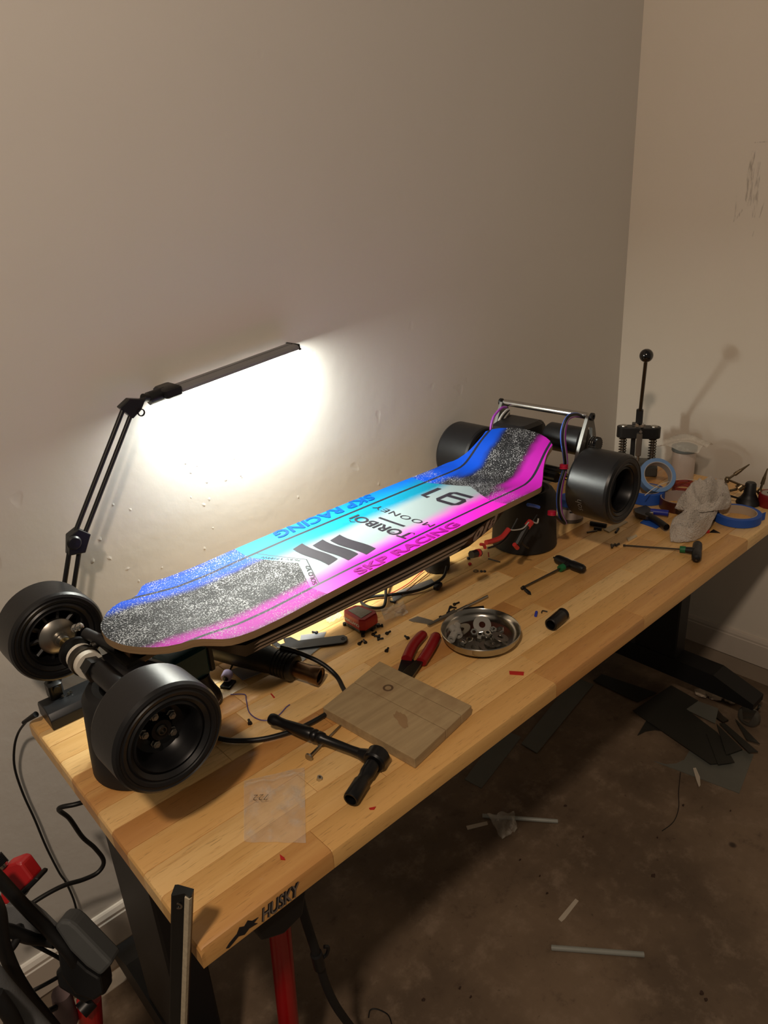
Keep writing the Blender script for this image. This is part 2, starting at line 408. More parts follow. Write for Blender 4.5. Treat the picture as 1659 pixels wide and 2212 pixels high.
def zdeck(u, v):
    k = min(1.0, abs(v) / .136)
    c = .006 * min(1.0, max(0.0, (u - .02) / .12)) * (1.0 if u < .93 else max(.3, 1 - (u - .93) * 8))
    return zedge(u) - c * (1 - k ** 2.4)
def deck_mat():
    m, t = newmat('deck_print'); co = t.coord()
    sx = t.add('ShaderNodeSeparateXYZ'); t.link(co, sx.inputs[0]); u, v = sx.outputs[0], sx.outputs[1]
    av = t.math('ABSOLUTE', v)
    # middle panel: mint in the middle, cyan to blue on the far side, pink on the near side
    wob = t.math('MULTIPLY', t.math('SUBTRACT', t.noise(co, 9.0, 2.0), .5), .03)
    vv = t.math('ADD', v, wob)
    col = t.mix(t.ramp(vv, .028, .066), lin((140, 154, 156)), lin((0, 120, 150)))
    far2 = t.math('MULTIPLY', t.ramp(v, .088, .140), t.ramp(u, .33, .80))
    col = t.mix(far2, col, lin((0, 82, 184)))
    near = t.math('ADD', vv, t.math('MULTIPLY', t.math('SUBTRACT', u, .6), -.02))
    col = t.mix(t.ramp(near, -.036, -.088), col, lin((222, 34, 196)))
    # grip ends: black with a blue and a pink band and white frit
    warp = t.math('MULTIPLY', t.math('SUBTRACT', t.noise(co, 30.0, 3.0), .5), .016)
    av2 = t.math('ADD', av, warp)
    band = t.math('MULTIPLY', t.ramp(av2, .058, .086), t.ramp(av2, .150, .118))
    rear_u = t.ramp(u, .86, .93)
    band = t.math('MAXIMUM', band, t.math('MULTIPLY', t.ramp(av2, .038, .066), rear_u))
    side = t.math('GREATER_THAN', v, 0.0)
    bcol = t.mix(side, lin((178, 26, 164)), lin((4, 70, 190)))
    grip = t.mix(band, lin((26, 26, 28)), bcol)
    fr = t.noise(co, 420.0, 2.0, .6)
    big = t.noise(co, 26.0, 3.0)
    thr = t.math('ADD', t.math('MULTIPLY', band, .04), .565)
    thr = t.math('ADD', thr, t.math('MULTIPLY', t.ramp(u, .80, .98), .03))
    thr = t.math('ADD', thr, t.math('MULTIPLY', t.math('MULTIPLY', rear_u, band), .25))
    thr = t.math('SUBTRACT', thr, t.math('MULTIPLY', t.math('SUBTRACT', big, .5), .25))
    frit = t.ramp(t.math('SUBTRACT', fr, thr), 0.0, .035)
    grip = t.mix(frit, grip, lin((176, 176, 178)))
    chev = t.math('MULTIPLY', t.math('MINIMUM', av, .092), -.50)
    b1 = t.math('ADD', chev, .373); b2 = t.math('ADD', chev, .860)
    panel = t.math('MULTIPLY', t.math('GREATER_THAN', u, b1), t.math('LESS_THAN', u, b2))
    col = t.mix(panel, grip, col)
    # pinstripes, curving inwards over the grip ends
    sv = t.math('ADD', .0945, t.math('MULTIPLY', t.ramp(u, .14, .02), .01))
    sv = t.math('SUBTRACT', sv, t.math('MULTIPLY', t.ramp(u, .96, 1.06), .008))
    st = t.math('LESS_THAN', t.math('ABSOLUTE', t.math('SUBTRACT', av, sv)), .0032)
    col = t.mix(st, col, t.mix(t.math('MULTIPLY', t.math('SUBTRACT', 1.0, panel), t.math('MULTIPLY', frit, .7)), lin((34, 36, 44)), lin((165, 165, 168))))
    # fine rule in front of the grip edge
    d = t.math('SUBTRACT', u, b1)
    rule = t.math('MULTIPLY', t.math('LESS_THAN', t.math('ABSOLUTE', t.math('SUBTRACT', d, .0185)), .0012), t.math('LESS_THAN', av, .092))
    col = t.mix(rule, col, lin((40, 44, 52)))
    t.link(col, t.b.inputs['Base Color']); t.b.inputs['Roughness'].default_value = .38
    rg = t.math('ADD', t.math('MULTIPLY', t.math('SUBTRACT', 1.0, panel), .25), .38); t.link(rg, t.b.inputs['Roughness'])
    t.b.inputs['Specular IOR Level'].default_value = .18
    return m
def ply_mat():
    m, t = newmat('maple_ply_edge'); co = t.coord(); sx = t.add('ShaderNodeSeparateXYZ'); t.link(co, sx.inputs[0])
    n = t.noise(t.coord('Object', (8, 8, 500)), 1.0, 3.0)
    t.link(t.mix(n, lin((118, 92, 64)), lin((172, 142, 104))), t.b.inputs['Base Color']); t.b.inputs['Roughness'].default_value = .6; return m
us = []
for a, b in zip(HW[:-1], HW[1:]):
    k = max(1, int((b[0] - a[0]) / .012)); us += [a[0] + (b[0] - a[0]) * j / k for j in range(k)]
us.append(HW[-1][0])
mb = MB(); NV = 36; top = []; bot = []
for u in us:
    w_ = hw(u); top.append([mb.P((u, -w_ + 2 * w_ * j / NV, zdeck(u, -w_ + 2 * w_ * j / NV))) for j in range(NV + 1)])
    bot.append([mb.P((u, -w_ + 2 * w_ * j / NV, zdeck(u, -w_ + 2 * w_ * j / NV) - .0125)) for j in range(NV + 1)])
n = len(us)
for i in range(n - 1):
    for j in range(NV):
        mb.cur = 0; mb.face((top[i][j], top[i+1][j], top[i+1][j+1], top[i][j+1]))
        mb.cur = 2; mb.face((bot[i][j], bot[i][j+1], bot[i+1][j+1], bot[i+1][j]))
    mb.cur = 1
    mb.face((top[i][0], bot[i][0], bot[i+1][0], top[i+1][0])); mb.face((top[i][NV], top[i+1][NV], bot[i+1][NV], bot[i][NV]))
for i in (0, n - 1):
    for j in range(NV): mb.face((top[i][j], top[i][j+1], bot[i][j+1], bot[i][j]))
deck = mb.build('deck', [deck_mat(), ply_mat(), M_BLK], board, smooth=45)
# lettering on the deck: origin, reading direction and up direction in deck coordinates
def deck_text(body, o, rd, h, width, m, shear=0.0, bold=0.0, spacing=1.0):
    rd = Vector((rd[0], rd[1], 0)).normalized(); up = Vector((-rd.y, rd.x, 0))
    def fn(x, y):
        q = Vector((o[0], o[1], 0)) + rd * x + up * y; return (q.x, q.y, zdeck(q.x, q.y) + .0009)
    return lettering(body, width, h, fn, m, deck, 'lettering', shear, bold, spacing, world=False)
M_INK = mat('deck_ink', (44, 40, 48), 0.55, var=.15, nscale=60, spec=.15)
M_INKB = mat('deck_ink_blue', (0, 62, 130), 0.6, var=.05, spec=.1)
M_INKP = mat('deck_ink_magenta', (140, 10, 124), 0.6, var=.05, spec=.1)
def deck_poly(pts, m, nm='emblem', dz=.0005):
    mb = MB(); mb.face([mb.P((u, v, zdeck(u, v) + dz)) for u, v in pts]); return mb.build(nm, m, deck, smooth=0)
def deck_strip(pts, wd, m, nm='lettering', dz=.0005):
    """a stroke drawn as a ribbon on the deck"""
    mb = MB(); ids = []
    for i, (u, v) in enumerate(pts):
        a = Vector(pts[max(i-1, 0)]); b = Vector(pts[min(i+1, len(pts)-1)]); d = (b - a).normalized(); s = Vector((-d.y, d.x)) * wd / 2
        ids.append((mb.P((u + s.x, v + s.y, zdeck(u, v) + dz)), mb.P((u - s.x, v - s.y, zdeck(u, v) + dz))))
    for a, b in zip(ids[:-1], ids[1:]): mb.face((a[0], b[0], b[1], a[1]))
    return mb.build(nm, m, deck, smooth=0)
# number 91, wide and square, reads from the near edge to the far edge
def glyph(strokes, o, w_, h_, wd):
    for st in strokes: deck_strip([(o[0] - y * h_, o[1] + x * w_) for x, y in st], wd, M_INK)
glyph([[(.04,.06),(.85,.06),(.96,.16),(.96,.86),(.84,.95),(.16,.95),(.04,.84),(.04,.5),(.14,.41),(.96,.41)]], (.812, -.050), .058, .062, .0115)
glyph([[(.1,.95),(.75,.95),(.75,.06)]], (.812, .026), .026, .062, .0115)
deck_text('MOONEY', (.650, -.085), (0, 1), .017, .166, M_INK, 0, -.006, 1.15)
deck_strip([(.608, -.040 + .073 * i / 6) for i in range(7)], .0065, M_INK)
deck_text('TORIBOI', (.590, -.085), (0, 1), .027, .162, M_INK, 0, .018, 1.0)
for st in ([(.588,-.085),(.594,-.080),(.591,-.071)], [(.561,.055),(.556,.062),(.560,.070)], [(.575,-.045),(.571,-.036)], [(.575,.012),(.571,.021)]): deck_strip(st, .0022, M_INK, dz=.0006)
for ua, ub, va, vb in ((.401,.428,-.052,.053),(.435,.465,-.067,.036),(.471,.501,-.076,.027)):
    N_ = 8; pts = []
    pts += [(ua + .0022 * math.sin(6.28 * i / N_) , va + (vb - va) * i / N_) for i in range(N_ + 1)]
    pts += [(ub + .0022 * math.sin(6.28 * i / N_) , va + .006 + (vb - va) * i / N_) for i in range(N_, -1, -1)]
    mb = MB(); n2 = N_ + 1; ids = [mb.P((p_[0], p_[1], zdeck(*p_) + .0005)) for p_ in pts]
    for i in range(N_): mb.face((ids[i], ids[i+1], ids[2*n2-2-i], ids[2*n2-1-i]))
    mb.build('emblem', M_INK, deck, smooth=0)
deck_text('SKP RACING', (.676, .136), (-1, 0), .028, .262, M_INKB, .15, .03)
deck_text('SKP RACING', (.405, -.131), (1, 0), .026, .268, M_INKP, .15, .03)
deck_text('SOLO V2', (.3425, -.092), (.0435, .0785), .0088, .078, M_INK, 0, .01)
deck_text('76.6V 177MW', (.385, .006), (-.041, .072), .0068, .080, M_INK, 0, .0)
# ---- enclosure under the deck
M_ENC = mat('enclosure_dark', (44, 40, 38), 0.35)
mb = MB()
def enc_sec(u, zlo, zfl, wi, wo):
    zt_ = zdeck(u, 0) - .0115
    return [mb.P(q) for q in ((u, -wi, zt_), (u, -wi, zfl + .006), (u, -wo, zfl), (u, -wo + .006, zlo), (u, wo - .006, zlo), (u, wo, zfl), (u, wi, zfl + .006), (u, wi, zt_))]
encs = [(.120,.190,.196,.050,.062),(.16,.166,.182,.075,.088),(.185,.150,.174,.085,.099),(.30,.147,.171,.088,.101),(.55,.140,.170,.088,.101),(.74,.141,.171,.088,.101),(.82,.156,.186,.086,.099),(.87,.174,.201,.080,.092),(.91,.196,.207,.06,.07)]
mb.skin([enc_sec(*e) for e in encs])
enc = mb.build('enclosure', M_ENC, board, smooth=30)
M_STR = mat('enclosure_stripe', (196, 182, 172), 0.5)
def enc_at(u): return [interp(encs, u, k) for k in (1, 2, 4)]
def enc_pt(u, f):                      # point on the slanted near side of the enclosure, f from bottom to top
    zlo, zfl, wo = enc_at(u); return (u, -wo + .006 * (1 - f) - .0006, zlo + (zfl - zlo) * f)
for f0, f1, ue in ((.08,.26,.70),(.38,.56,.72),(.70,.90,.745)):
    mb = MB(); k = 16; ids = []
    for i in range(k + 1):
        u = .20 + (ue - .20) * i / k; ids.append((mb.P(enc_pt(u, f0)), mb.P(enc_pt(u + .012, f1))))
    for a, b in zip(ids[:-1], ids[1:]): mb.face((a[0], b[0], b[1], a[1]))
    mb.build('stripe', M_STR, enc, smooth=0)
lettering('018', .085, 1.0, lambda x, y: enc_pt(.745 + x + y * .012, .06 + .86 * y), M_STR, enc, 'lettering', 0, .06, .95, world=False)
for k in range(2):
    mb = MB(); a = .845 + k * .012; ids = [mb.P(enc_pt(*q)) for q in ((a, .1 + .45 * k), (a + .035, .15 + .45 * k), (a + .045, .42 + .45 * k), (a + .012, .38 + .45 * k))]; mb.face(ids); mb.build('stripe', M_STR, enc, smooth=0)
# ---- wheels
def wheel(c, ax, r, wd, rear, out):
    """c: middle of the wheel, ax: points outwards (the visible or outer face)"""
    c = Vector(c); ax = Vector(ax).normalized(); h = wd / 2
    tyre = MB(); ri = r * .66
    prof = [(ri, -h + .006), (ri + .008, -h), (r - .008, -h + .0005), (r - .0025, -h + .0025), (r, -h + .008), (r, h - .008), (r - .0025, h - .0025), (r - .006, h - .0005), (r - .0075, h - .002), (r - .010, h - .002), (r - .0115, h - .0005), (ri + .010, h - .0015), (ri + .008, h - .0035), (ri + .005, h - .001), (ri, h - .006)]
    tyre.lathe(prof, c, ax, 64, closed=True)
    ty = tyre.build('tyre', M_TIRE, board, smooth=24)
    rim = MB()
    dish = h - .034 if not rear else h - .055
    prof = [(ri + .001, -h + .008), (ri + .001, h - .008), (ri - .004, h - .005), (ri - .007, h - .010), (ri - .009, dish + .010), (ri - .016, dish), (.020, dish - .003), (.014, dish + .006), (.006, dish + .006), (.006, dish - .02), (.020, dish - .018), (ri - .012, dish - .012), (ri - .008, -h + .012)]
    rim.lathe(prof, c, ax, 48, closed=True)
    rm = rim.build('rim', M_BLKM, board, smooth=30)
    u_ = ax.orthogonal().normalized(); v_ = ax.cross(u_)
    if out:
        for k in range(5):
            an = 2 * math.pi * k / 5 + .35; q = c + ax * (dish - .002) + (u_ * math.cos(an) + v_ * math.sin(an)) * .0215
            nb = MB(); nb.lathe([(.0066, 0), (.0066, .0012), (.0052, .0014), (.0052, .006), (.0034, .006), (.0034, .0085), (.0004, .0086)], q, ax, 6, rot=k)
            nb.build('lug_nut', M_STEEL2, rm)
        nb = MB(); nb.lathe([(.008, 0), (.008, .007), (.006, .009), (.0045, .009), (.0045, .006), (.0005, .006)], c + ax * dish, ax, 20); nb.build('axle_nut', M_DSTEEL, rm)
    return ty, rm
ZA_F, ZA_R = .190, .192
rf, rr_ = .0759, .0803
UF, UR = -.0157, 1.0948
wf, wr = .075, .105
near_f, _ = wheel((UF, -.2345 + wf/2, ZA_F), (0, -1, 0), rf, wf, False, True)
far_f, farrim = wheel((UF, .128 + wf/2, ZA_F), (0, -1, 0), rf, wf, False, False)
near_r, nrim = wheel((UR, -.2477 + wr/2, ZA_R), (0, -1, 0), rr_, wr, True, True)
far_r, _ = wheel((UR, .1424 + wr/2, ZA_R), (0, -1, 0), rr_, wr, True, False)
# spokes and hub plate of the far front wheel, seen from inside
hp = MB(); hp.lathe([(.005, .006), (.0285, .006), (.030, .002), (.030, -.003), (.022, -.010), (.012, -.012), (.012, -.020), (.0095, -.0205), (.0095, -.032), (.005, -.032)], (UF, .128 + .012, ZA_F), (0, 1, 0), 32, closed=True)
hp.build('hub_plate', M_STEEL2, board)
for k in range(10):
    an = 2 * math.pi * k / 10; sp = MB(); d = Vector((math.cos(an), 0, math.sin(an))); c0 = Vector((UF, .128 + .02, ZA_F))
    sp.cyl(c0 + d * .026, c0 + d * .050, .004, n=6); sp.build('spoke', M_BLK, farrim)
# ink writing on the near rear tyre
def tyre_pt(x, y):
    an = R(211) - x / rr_; rr = rr_ + .0007                      # reads round the tread
    return (UR + rr * math.cos(an), -.2477 + .064 - y * -1 - .004, ZA_R + rr * math.sin(an))
lettering('soh', .030, .015, tyre_pt, mat('tyre_ink', (150, 150, 150), .7), near_r, 'lettering', .1, -.02, world=False)
# ---- front truck
ax = MB(); ax.cyl((UF, -.19, ZA_F), (UF, .16, ZA_F), .0085, n=20); ax.build('axle', M_BRASS, board)
clampA = MB(); clampA.ringx((UF, .062, ZA_F), (0, 1, 0), .025, .0085, .008); clampA.prism([(-.006, 0), (.012, 0), (.010, .022), (-.004, .022)], .062, .070, frame((UF + .014, 0, ZA_F + .012), (1, 0, 0), z=(0, 1, 0))); clampA.build('clamp_ring', M_BLKM, board)
b1 = MB(); b1.lathe([(.009, 0), (.0195, 0), (.021, .003), (.021, .011), (.009, .011)], (UF, .040, ZA_F), (0, 1, 0), 28, closed=True); b1.build('bushing', M_WHITE, board)
b2 = MB(); b2.lathe([(.009, 0), (.021, 0), (.021, .011), (.0195, .014), (.009, .014)], (UF, .013, ZA_F), (0, 1, 0), 28, closed=True); b2.build('bushing', M_WHITE, board)
rg = MB(); rg.ringx((UF, .0275, ZA_F), (0, 1, 0), .0235, .009, .012); rg.tube([(UF + .015, .0335, ZA_F + .018), (UF + .035, .031, ZA_F + .018), (UF + .05, .02, ZA_F + .006)], .006, 10); rg.build('bushing_ring', M_DSTEEL, board)
nt = MB(); nt.lathe([(.009, 0), (.018, 0), (.018, .012), (.016, .013), (.016, .024), (.009, .024)], (UF, -.011, ZA_F), (0, 1, 0), 6, closed=True); nt.build('nut', M_BLK, board)
hg = MB(); hg.cyl((UF + .004, -.13, ZA_F), (UF + .004, -.012, ZA_F), .016, n=18); hg.box((UF + .01, -.10, ZA_F - .012), (UF + .06, .02, ZA_F + .006), .004); hg.build('hanger', M_BLKM, board)
dr = MB(); dr.cyl((UF + .018, .058, ZA_F + .030), (UF + .040, -.004, ZA_F + .018), .0085, n=16); dr.build('link_rod', M_BLK, board)
for q, m_ in (((UF + .010, .075, ZA_F + .036), M_STEEL), ((UF + .014, .066, ZA_F + .040), M_STEEL)):
    bt = MB(); bt.lathe([(.006, -.004), (.007, 0), (.0055, .004), (.002, .006)], q, (-.3, .2, 1), 14); bt.build('bolt', m_, board)
bp = MB(); bp.prism([(.03, -.05), (.20, -.036), (.20, .036), (.03, .05)], -.004, .004, frame((UF, 0, .199), (1, 0, 0), z=(0, 0, 1))); bp.build('baseplate', M_DSTEEL, board, smooth=0)
pv = MB(); pv.prism([(0, .0), (.11, .018), (.11, .03), (.01, .03)], -.03, .03, frame((UF + .035, -.004, .180), (1, 0, 0), z=(0, -1, 0))); pv.build('pivot_block', M_BRONZE, board, smooth=0)
# ---- rear truck, motors and drive
ra = MB(); ra.cyl((UR, -.20, ZA_R), (UR, .20, ZA_R), .0085, n=16); ra.build('axle', M_BRASS, board)
rh = MB(); rh.cyl((UR, -.075, ZA_R), (UR, .075, ZA_R), .019, n=18); rh.box((UR - .07, -.04, ZA_R - .02), (UR, .04, ZA_R + .016), .005); rh.cyl((UR - .028, -.09, ZA_R + .004), (UR - .028, -.045, ZA_R + .004), .012); rh.build('hanger', M_BLKM, board)
rb = MB(); rb.prism([(-.17, -.036), (-.03, -.045), (-.03, .045), (-.17, .036)], -.004, .004, frame((UR, 0, .205), (1, 0, 0), z=(-.2, 0, 1))); rb.build('baseplate', M_DSTEEL, board, smooth=0)
UB, ZB = 1.135, .334                  # the silver rod that ties the two motor mounts
rod = MB(); rod.cyl((UB, -.123, ZB), (UB, .114, ZB), .0078, n=20); rod.build('tie_rod', M_STEEL, board)
def mount(v0, s):
    """curved motor-mount plate from the hanger up to the tie rod"""
    mo = MB(); th_ = .008
    outer = []; inner = []
    A = Vector((UR, ZA_R)); Bq = Vector((UB, ZB)); k = 12
    for i in range(k + 1):
        t_ = i / k; p_ = A.lerp(Bq, t_); wd = .026 * (1 - t_) + .011 * t_ + .012 * math.sin(math.pi * t_)
        n_ = Vector((Bq.y - A.y, -(Bq.x - A.x))).normalized()
        bow = .020 * math.sin(math.pi * t_)
        outer.append(p_ + n_ * (wd + bow)); inner.append(p_ - n_ * (wd * .9 - bow * .3))
    hole = []
    # plate with a slot: two rails and the ends
    def rail(a, b, lo, hi):
        mo.skin([[mo.P((q.x, v0, q.y)) for q in (aa, bb)] + [mo.P((q.x, v0 + s * th_, q.y)) for q in (bb, aa)] for aa, bb in zip(a[lo:hi], b[lo:hi])])
    mid1 = [o.lerp(i_, .30) for o, i_ in zip(outer, inner)]; mid2 = [o.lerp(i_, .72) for o, i_ in zip(outer, inner)]
    rail(outer, mid1, 0, k + 1); rail(mid2, inner, 0, k + 1); rail(mid1, mid2, 0, 6); rail(mid1, mid2, 10, k + 1)
    o = mo.build('motor_mount', mat('mount_aluminium', (120, 118, 114), .45, .8), board, smooth=30)
    bt = MB(); bt.lathe([(.009, 0), (.009, .006), (.0045, .007), (.004, .003)], (UB, v0 + s * th_, ZB), (0, s, 0), 18); bt.build('bolt', M_BLK, board)
    return o
mount(-.123, -1); mount(.113, 1)
UM, ZM = 1.142, .268
for v0, v1 in ((-.116, -.014), (.012, .108)):
    mt = MB(); mt.lathe([(.008, 0), (.030, .001), (.0335, .005), (.0335, abs(v1 - v0) - .006), (.030, abs(v1 - v0) - .001), (.008, abs(v1 - v0))], (UM, v0, ZM), (0, 1, 0), 36); mt.build('motor', M_BLK, board)
tp = MB(); tp.box((1.062, .004, .258), (1.15, .100, .302), .008); tp.build('motor_cover', M_BLK, board, smooth=30)
def gear(c, r, h, n, m_):
    g = MB(); poly = []
    for k in range(n * 2):
        an = math.pi * k / n; q = r if k % 2 else r - .0022
        poly.append((q * math.cos(an - .03), q * math.sin(an - .03)))
    g.prism(poly, 0, h, frame(c, (1, 0, 0), z=(0, -1, 0))); return g.build('pulley', m_, board, smooth=0)
gear((UM, -.133, ZM), .018, .018, 20, M_BLK)
mb = MB()
for k in range(3): mb.ringx((UM, -.133 - k * .005, ZM + .0), (0, -1, 0), .0185, .012, .0012)
mb.build('pulley_flange', M_STEEL, board)
gear((UR, -.134, ZA_R), .044, .012, 44, M_BLKM); gear((UR, .146, ZA_R), .044, .012, 44, M_BLKM)
belt = MB(); path = []
for k in range(25):
    an = R(60 + 200 * k / 24); path.append((UR + .0445 * math.cos(an), ZA_R + .0445 * math.sin(an)))
for k in range(13):
    an = R(260 + 160 * k / 12); path.append((UM + .0185 * math.cos(an + R(0)), ZM + .0185 * math.sin(an)))
# phase wires of the motors
def wire(pts, r, m_, parent=board, name='cable', smooth=6, world=False):
    t_ = MB(); t_.tube(pts, r, 8, smooth); return t_.build(name, m_, parent, world=world)
def run(px, y, r, m_, nm='cable'):
    return wire([PY(a, b, y + (c[0] if c else 0)) for a, b, *c in px], r, m_, name=nm, world=True)
for k, (m_, o1) in enumerate(((M_PURP, 0), (M_GREYC, 14), (M_GREYC, 22), (M_CABLE, 18))):
    run([(1094 + o1 * .3, 880 + o1 * .3), (1084 + o1 * .6, 881 + o1 * .5), (1068 + o1, 898 + o1 * .2), (1061 + o1, 918), (1060 + o1, 940), (1062 + o1, 965)], .500, .0030, m_)
for k, (m_, o1) in enumerate(((M_BLUEC, 0), (M_PURP, 7), (M_GREYC, 4), (M_CABLE, 2))):
    run([(1262, 902), (1246, 894 + o1 * .6), (1228, 898 + o1), (1215 + o1, 922), (1213 + o1, 950), (1218 + o1 * .8, 985), (1219 + o1 * .7, 1008), (1208 + o1, 1045), (1204 + o1, 1080), (1208 + o1 * .8, 1110), (1220 + o1 * .3, 1131), (1208, 1122 + o1 * .3), (1194, 1110 - o1 * .4)], .288 - .0012 * k, .0030, m_)
M_TIE = mat('red_lacing', (190, 20, 60), .5)
for (cp,) in ((PY(1218, 1012, .287), ), (PY(1192, 1112, .287), )):
    tie = MB(); tie.lathe([(.0085, -.001), (.0105, 0), (.0085, .003), (.0105, .004), (.0085, .007), (.0105, .008), (.0085, .010)], cp, (.15, .1, 1), 16); tie.build('cable_tie', M_TIE, board, world=True)
# loose connectors hanging by the rear stand
M_REDW = mat('red_wire', (196, 50, 48), .45)
run([(1050,1172),(1066,1168),(1084,1160),(1099,1143)], .285, .0056, M_REDW, 'battery_lead')
run([(1038,1176),(1045,1177),(1048,1184)], .283, .0034, M_REDW, 'battery_lead')
run([(1115,1176),(1126,1156),(1137,1136)], .290, .0078, M_CABLE, 'connector')
run([(1138,1138),(1147,1127)], .290, .0080, M_REDW, 'connector_cap')
run([(1111,1176),(1118,1184)], .289, .0050, M_REDW, 'connector_cap')
run([(1018,1198),(1036,1194)], .283, .0085, M_BLK, 'plug')
run([(1030,1195),(1034,1194)], .282, .0090, M_REDW, 'plug_collar')
run([(1100,1144),(1112,1145),(1130,1141),(1142,1128)], .284, .0016, M_GREYC)
run([(1054,1184),(1078,1176),(1094,1162),(1104,1146),(1118,1120)], .288, .0024, M_CABLE)
run([(1142,1184),(1128,1172),(1140,1150),(1150,1128),(1160,1112)], .292, .0018, M_CABLE)
run([(1148,1126),(1160,1130),(1163,1120)], .286, .0018, M_GREYC)
run([(1140,1090),(1155,1093),(1164,1096)], .290, .0040, M_BLUEC, 'sleeve')
# ---- the two stands
def stand(c, r0, r1, h, label):
    s = thing('board_stand', label, 'stand', (c[0], c[1], T), 0, 'round stands under the longboard')
    mb = MB(); mb.lathe([(r0 - .006, 0), (r0, .004), (r0 - .002, .04), (r1 + .003, h - .03), (r1 + .002, h - .016), (r1 - .006, h - .004), (r1 - .016, h), (r1 - .026, h - .004), (r1 - .030, h - .014), (r1 - .036, h - .05)], (0, 0, 0), (0, 0, 1), 56)
    mb.build('body', M_RUB, s, smooth=30)
    g = MB(); g.lathe([(r1 - .034, h - .055), (r1 - .030, h - .018), (r1 - .027, h - .018), (r1 - .030, h - .055)], (0, 0, 0), (0, 0, 1), 40, closed=True); g.build('inner_ring', M_BLK, s)
    return s
stand((.1075, .368), .081, .070, .148, 'black round stand under the front axle of the longboard')
stand((1.150, .403), .081, .074, .150, 'black round stand under the rear end of the longboard')

# ================================================================ the desk lamp
lamp = thing('desk_lamp', 'black jointed desk lamp with a lit silver bar head above the longboard', 'lamp', (.10, .58, T))
M_LBASE = mat('lamp_base_black', (30, 31, 33), 0.38, .2)
mb = MB(); pr = [(.5455, 0), (.613, 0), (.613, .022), (.606, .030), (.572, .033), (.556, .029), (.5475, .018)]
mb.skin([[mb.P((x, y, T + z)) for y, z in pr] for x in (.0225, .235)]); mb.build('base', M_LBASE, lamp, world=True, smooth=40, bevel=.0015)
YA, YB, YC, YH = .598, .612, .624, .632       # the arm leans back towards the wall
piv = PY(118, 1490, YA); elb = PY(164, 1165, YB); top = PY(277, 880, YC)
mb = MB(); mb.box((piv.x - .012, .584, T + .03), (piv.x + .012, .611, T + .062), .003); mb.cyl((piv.x, .580, T + .052), (piv.x, .614, T + .052), .006); mb.build('base_hinge', M_BLK, lamp, world=True)
for q in ((-.006, .581), (.004, .580), (.009, .582)):
    mb = MB(); mb.lathe([(.003, 0), (.0026, .0016), (.0005, .002)], (piv.x + q[0] + .012, q[1], T + .036), (.2, -1, .4), 10); mb.build('screw', M_STEEL, lamp, world=True)
def pair(a, b, wd, nm):
    d = (b - a).normalized(); s = Vector((d.z, 0, -d.x)) * wd
    for k in (-1, 1):
        mb = MB(); mb.cyl(a + s * k, b + s * k, .0042, n=12); mb.build(nm, M_BLK, lamp, world=True)
pair(Vector((piv.x, YA, T + .052)), elb + Vector((-.004, 0, -.012)), .0085, 'lower_arm')
pair(elb + Vector((.006, 0, .004)), top + Vector((.000, 0, -.002)), .0085, 'upper_arm')
def plate(pts, y0, y1, nm, m_=M_BLK):
    mb = MB(); mb.skin([[mb.P((q[0], y, q[1])) for q in pts] for y in (y0, y1)]); return mb.build(nm, m_, lamp, world=True, smooth=0, bevel=.0015)
e = elb
plate([(e.x - .020, e.z - .022), (e.x + .008, e.z - .026), (e.x + .024, e.z + .004), (e.x + .006, e.z + .020), (e.x - .012, e.z + .012)], YB - .010, YB + .010, 'elbow_joint')
mb = MB(); mb.lathe([(.0005, 0), (.010, .001), (.0125, .004), (.0125, .007)], (e.x - .008, YB - .018, e.z), (0, 1, 0), 20); mb.build('elbow_knob', M_BLK, lamp, world=True)
t_ = top
plate([(t_.x - .018, t_.z + .004), (t_.x + .002, t_.z + .016), (t_.x + .026, t_.z + .010), (t_.x + .036, t_.z + .016), (t_.x + .02, t_.z - .008), (t_.x + .002, t_.z - .020)], YC - .008, YC + .008, 'head_joint')
mb = MB(); mb.lathe([(.005, 0), (.007, 0), (.007, .003), (.005, .003)], (t_.x + .018, YC - .010, t_.z - .012), (0, 1, 0), 14, closed=True); mb.build('thumb_ring', M_BLK, lamp, world=True)
h0 = PY(352, 850, YH); h1 = PY(632, 748, YH)
hd = (h1 - h0).normalized()
mb = MB(); mb.cyl(t_ + Vector((.03, 0, .011)), h0 - hd * .02, .0075); mb.cyl(h0 - hd * .030, h0 + hd * .004, .012, n=18); mb.build('swivel', M_BLK, lamp, world=True)
HF = frame(h0, hd, z=(0, 0, 1))
LEN = (h1 - h0).length
mb = MB(HF); mb.box((-.006, -.026, -.008), (.028, .026, .011), .003); mb.build('head_bracket', M_BLK, lamp, world=True)
M_BAR = mat('lamp_bar_aluminium', (128, 127, 128), 0.5, .2)
mb = MB(HF); pr = [(-.022, -.0045), (-.022, .001), (-.018, .0045), (-.003, .0055), (-.003, .0042), (.003, .0042), (.003, .0055), (.018, .0045), (.022, .001), (.022, -.0045), (.019, -.0045), (.019, -.002), (-.019, -.002), (-.019, -.0045)]
mb.skin([[mb.P((x, y, z)) for y, z in pr] for x in (.01, LEN)]); mb.build('head_bar', M_BAR, lamp, world=True, smooth=0)
mb = MB(HF); mb.box((LEN, -.0225, -.005), (LEN + .003, .0225, .006)); mb.box((LEN - .002, -.0235, -.006), (LEN + .004, -.0205, -.003)); mb.build('end_cap', M_BLK, lamp, world=True, smooth=0)
M_LED = mat('led_diffuser', (255, 252, 240), .4, var=0, emit=14.0)
mb = MB(HF); mb.box((.03, -.0185, -.0042), (LEN - .004, .0185, -.0022)); mb.build('diffuser', M_LED, lamp, world=True, smooth=0)
ll = bpy.data.lights.new('lamp_light', 'AREA'); ll.shape = 'RECTANGLE'; ll.size = LEN - .035; ll.size_y = .034; ll.energy = LAMP_W; ll.color = (.96, 1.0, .93)
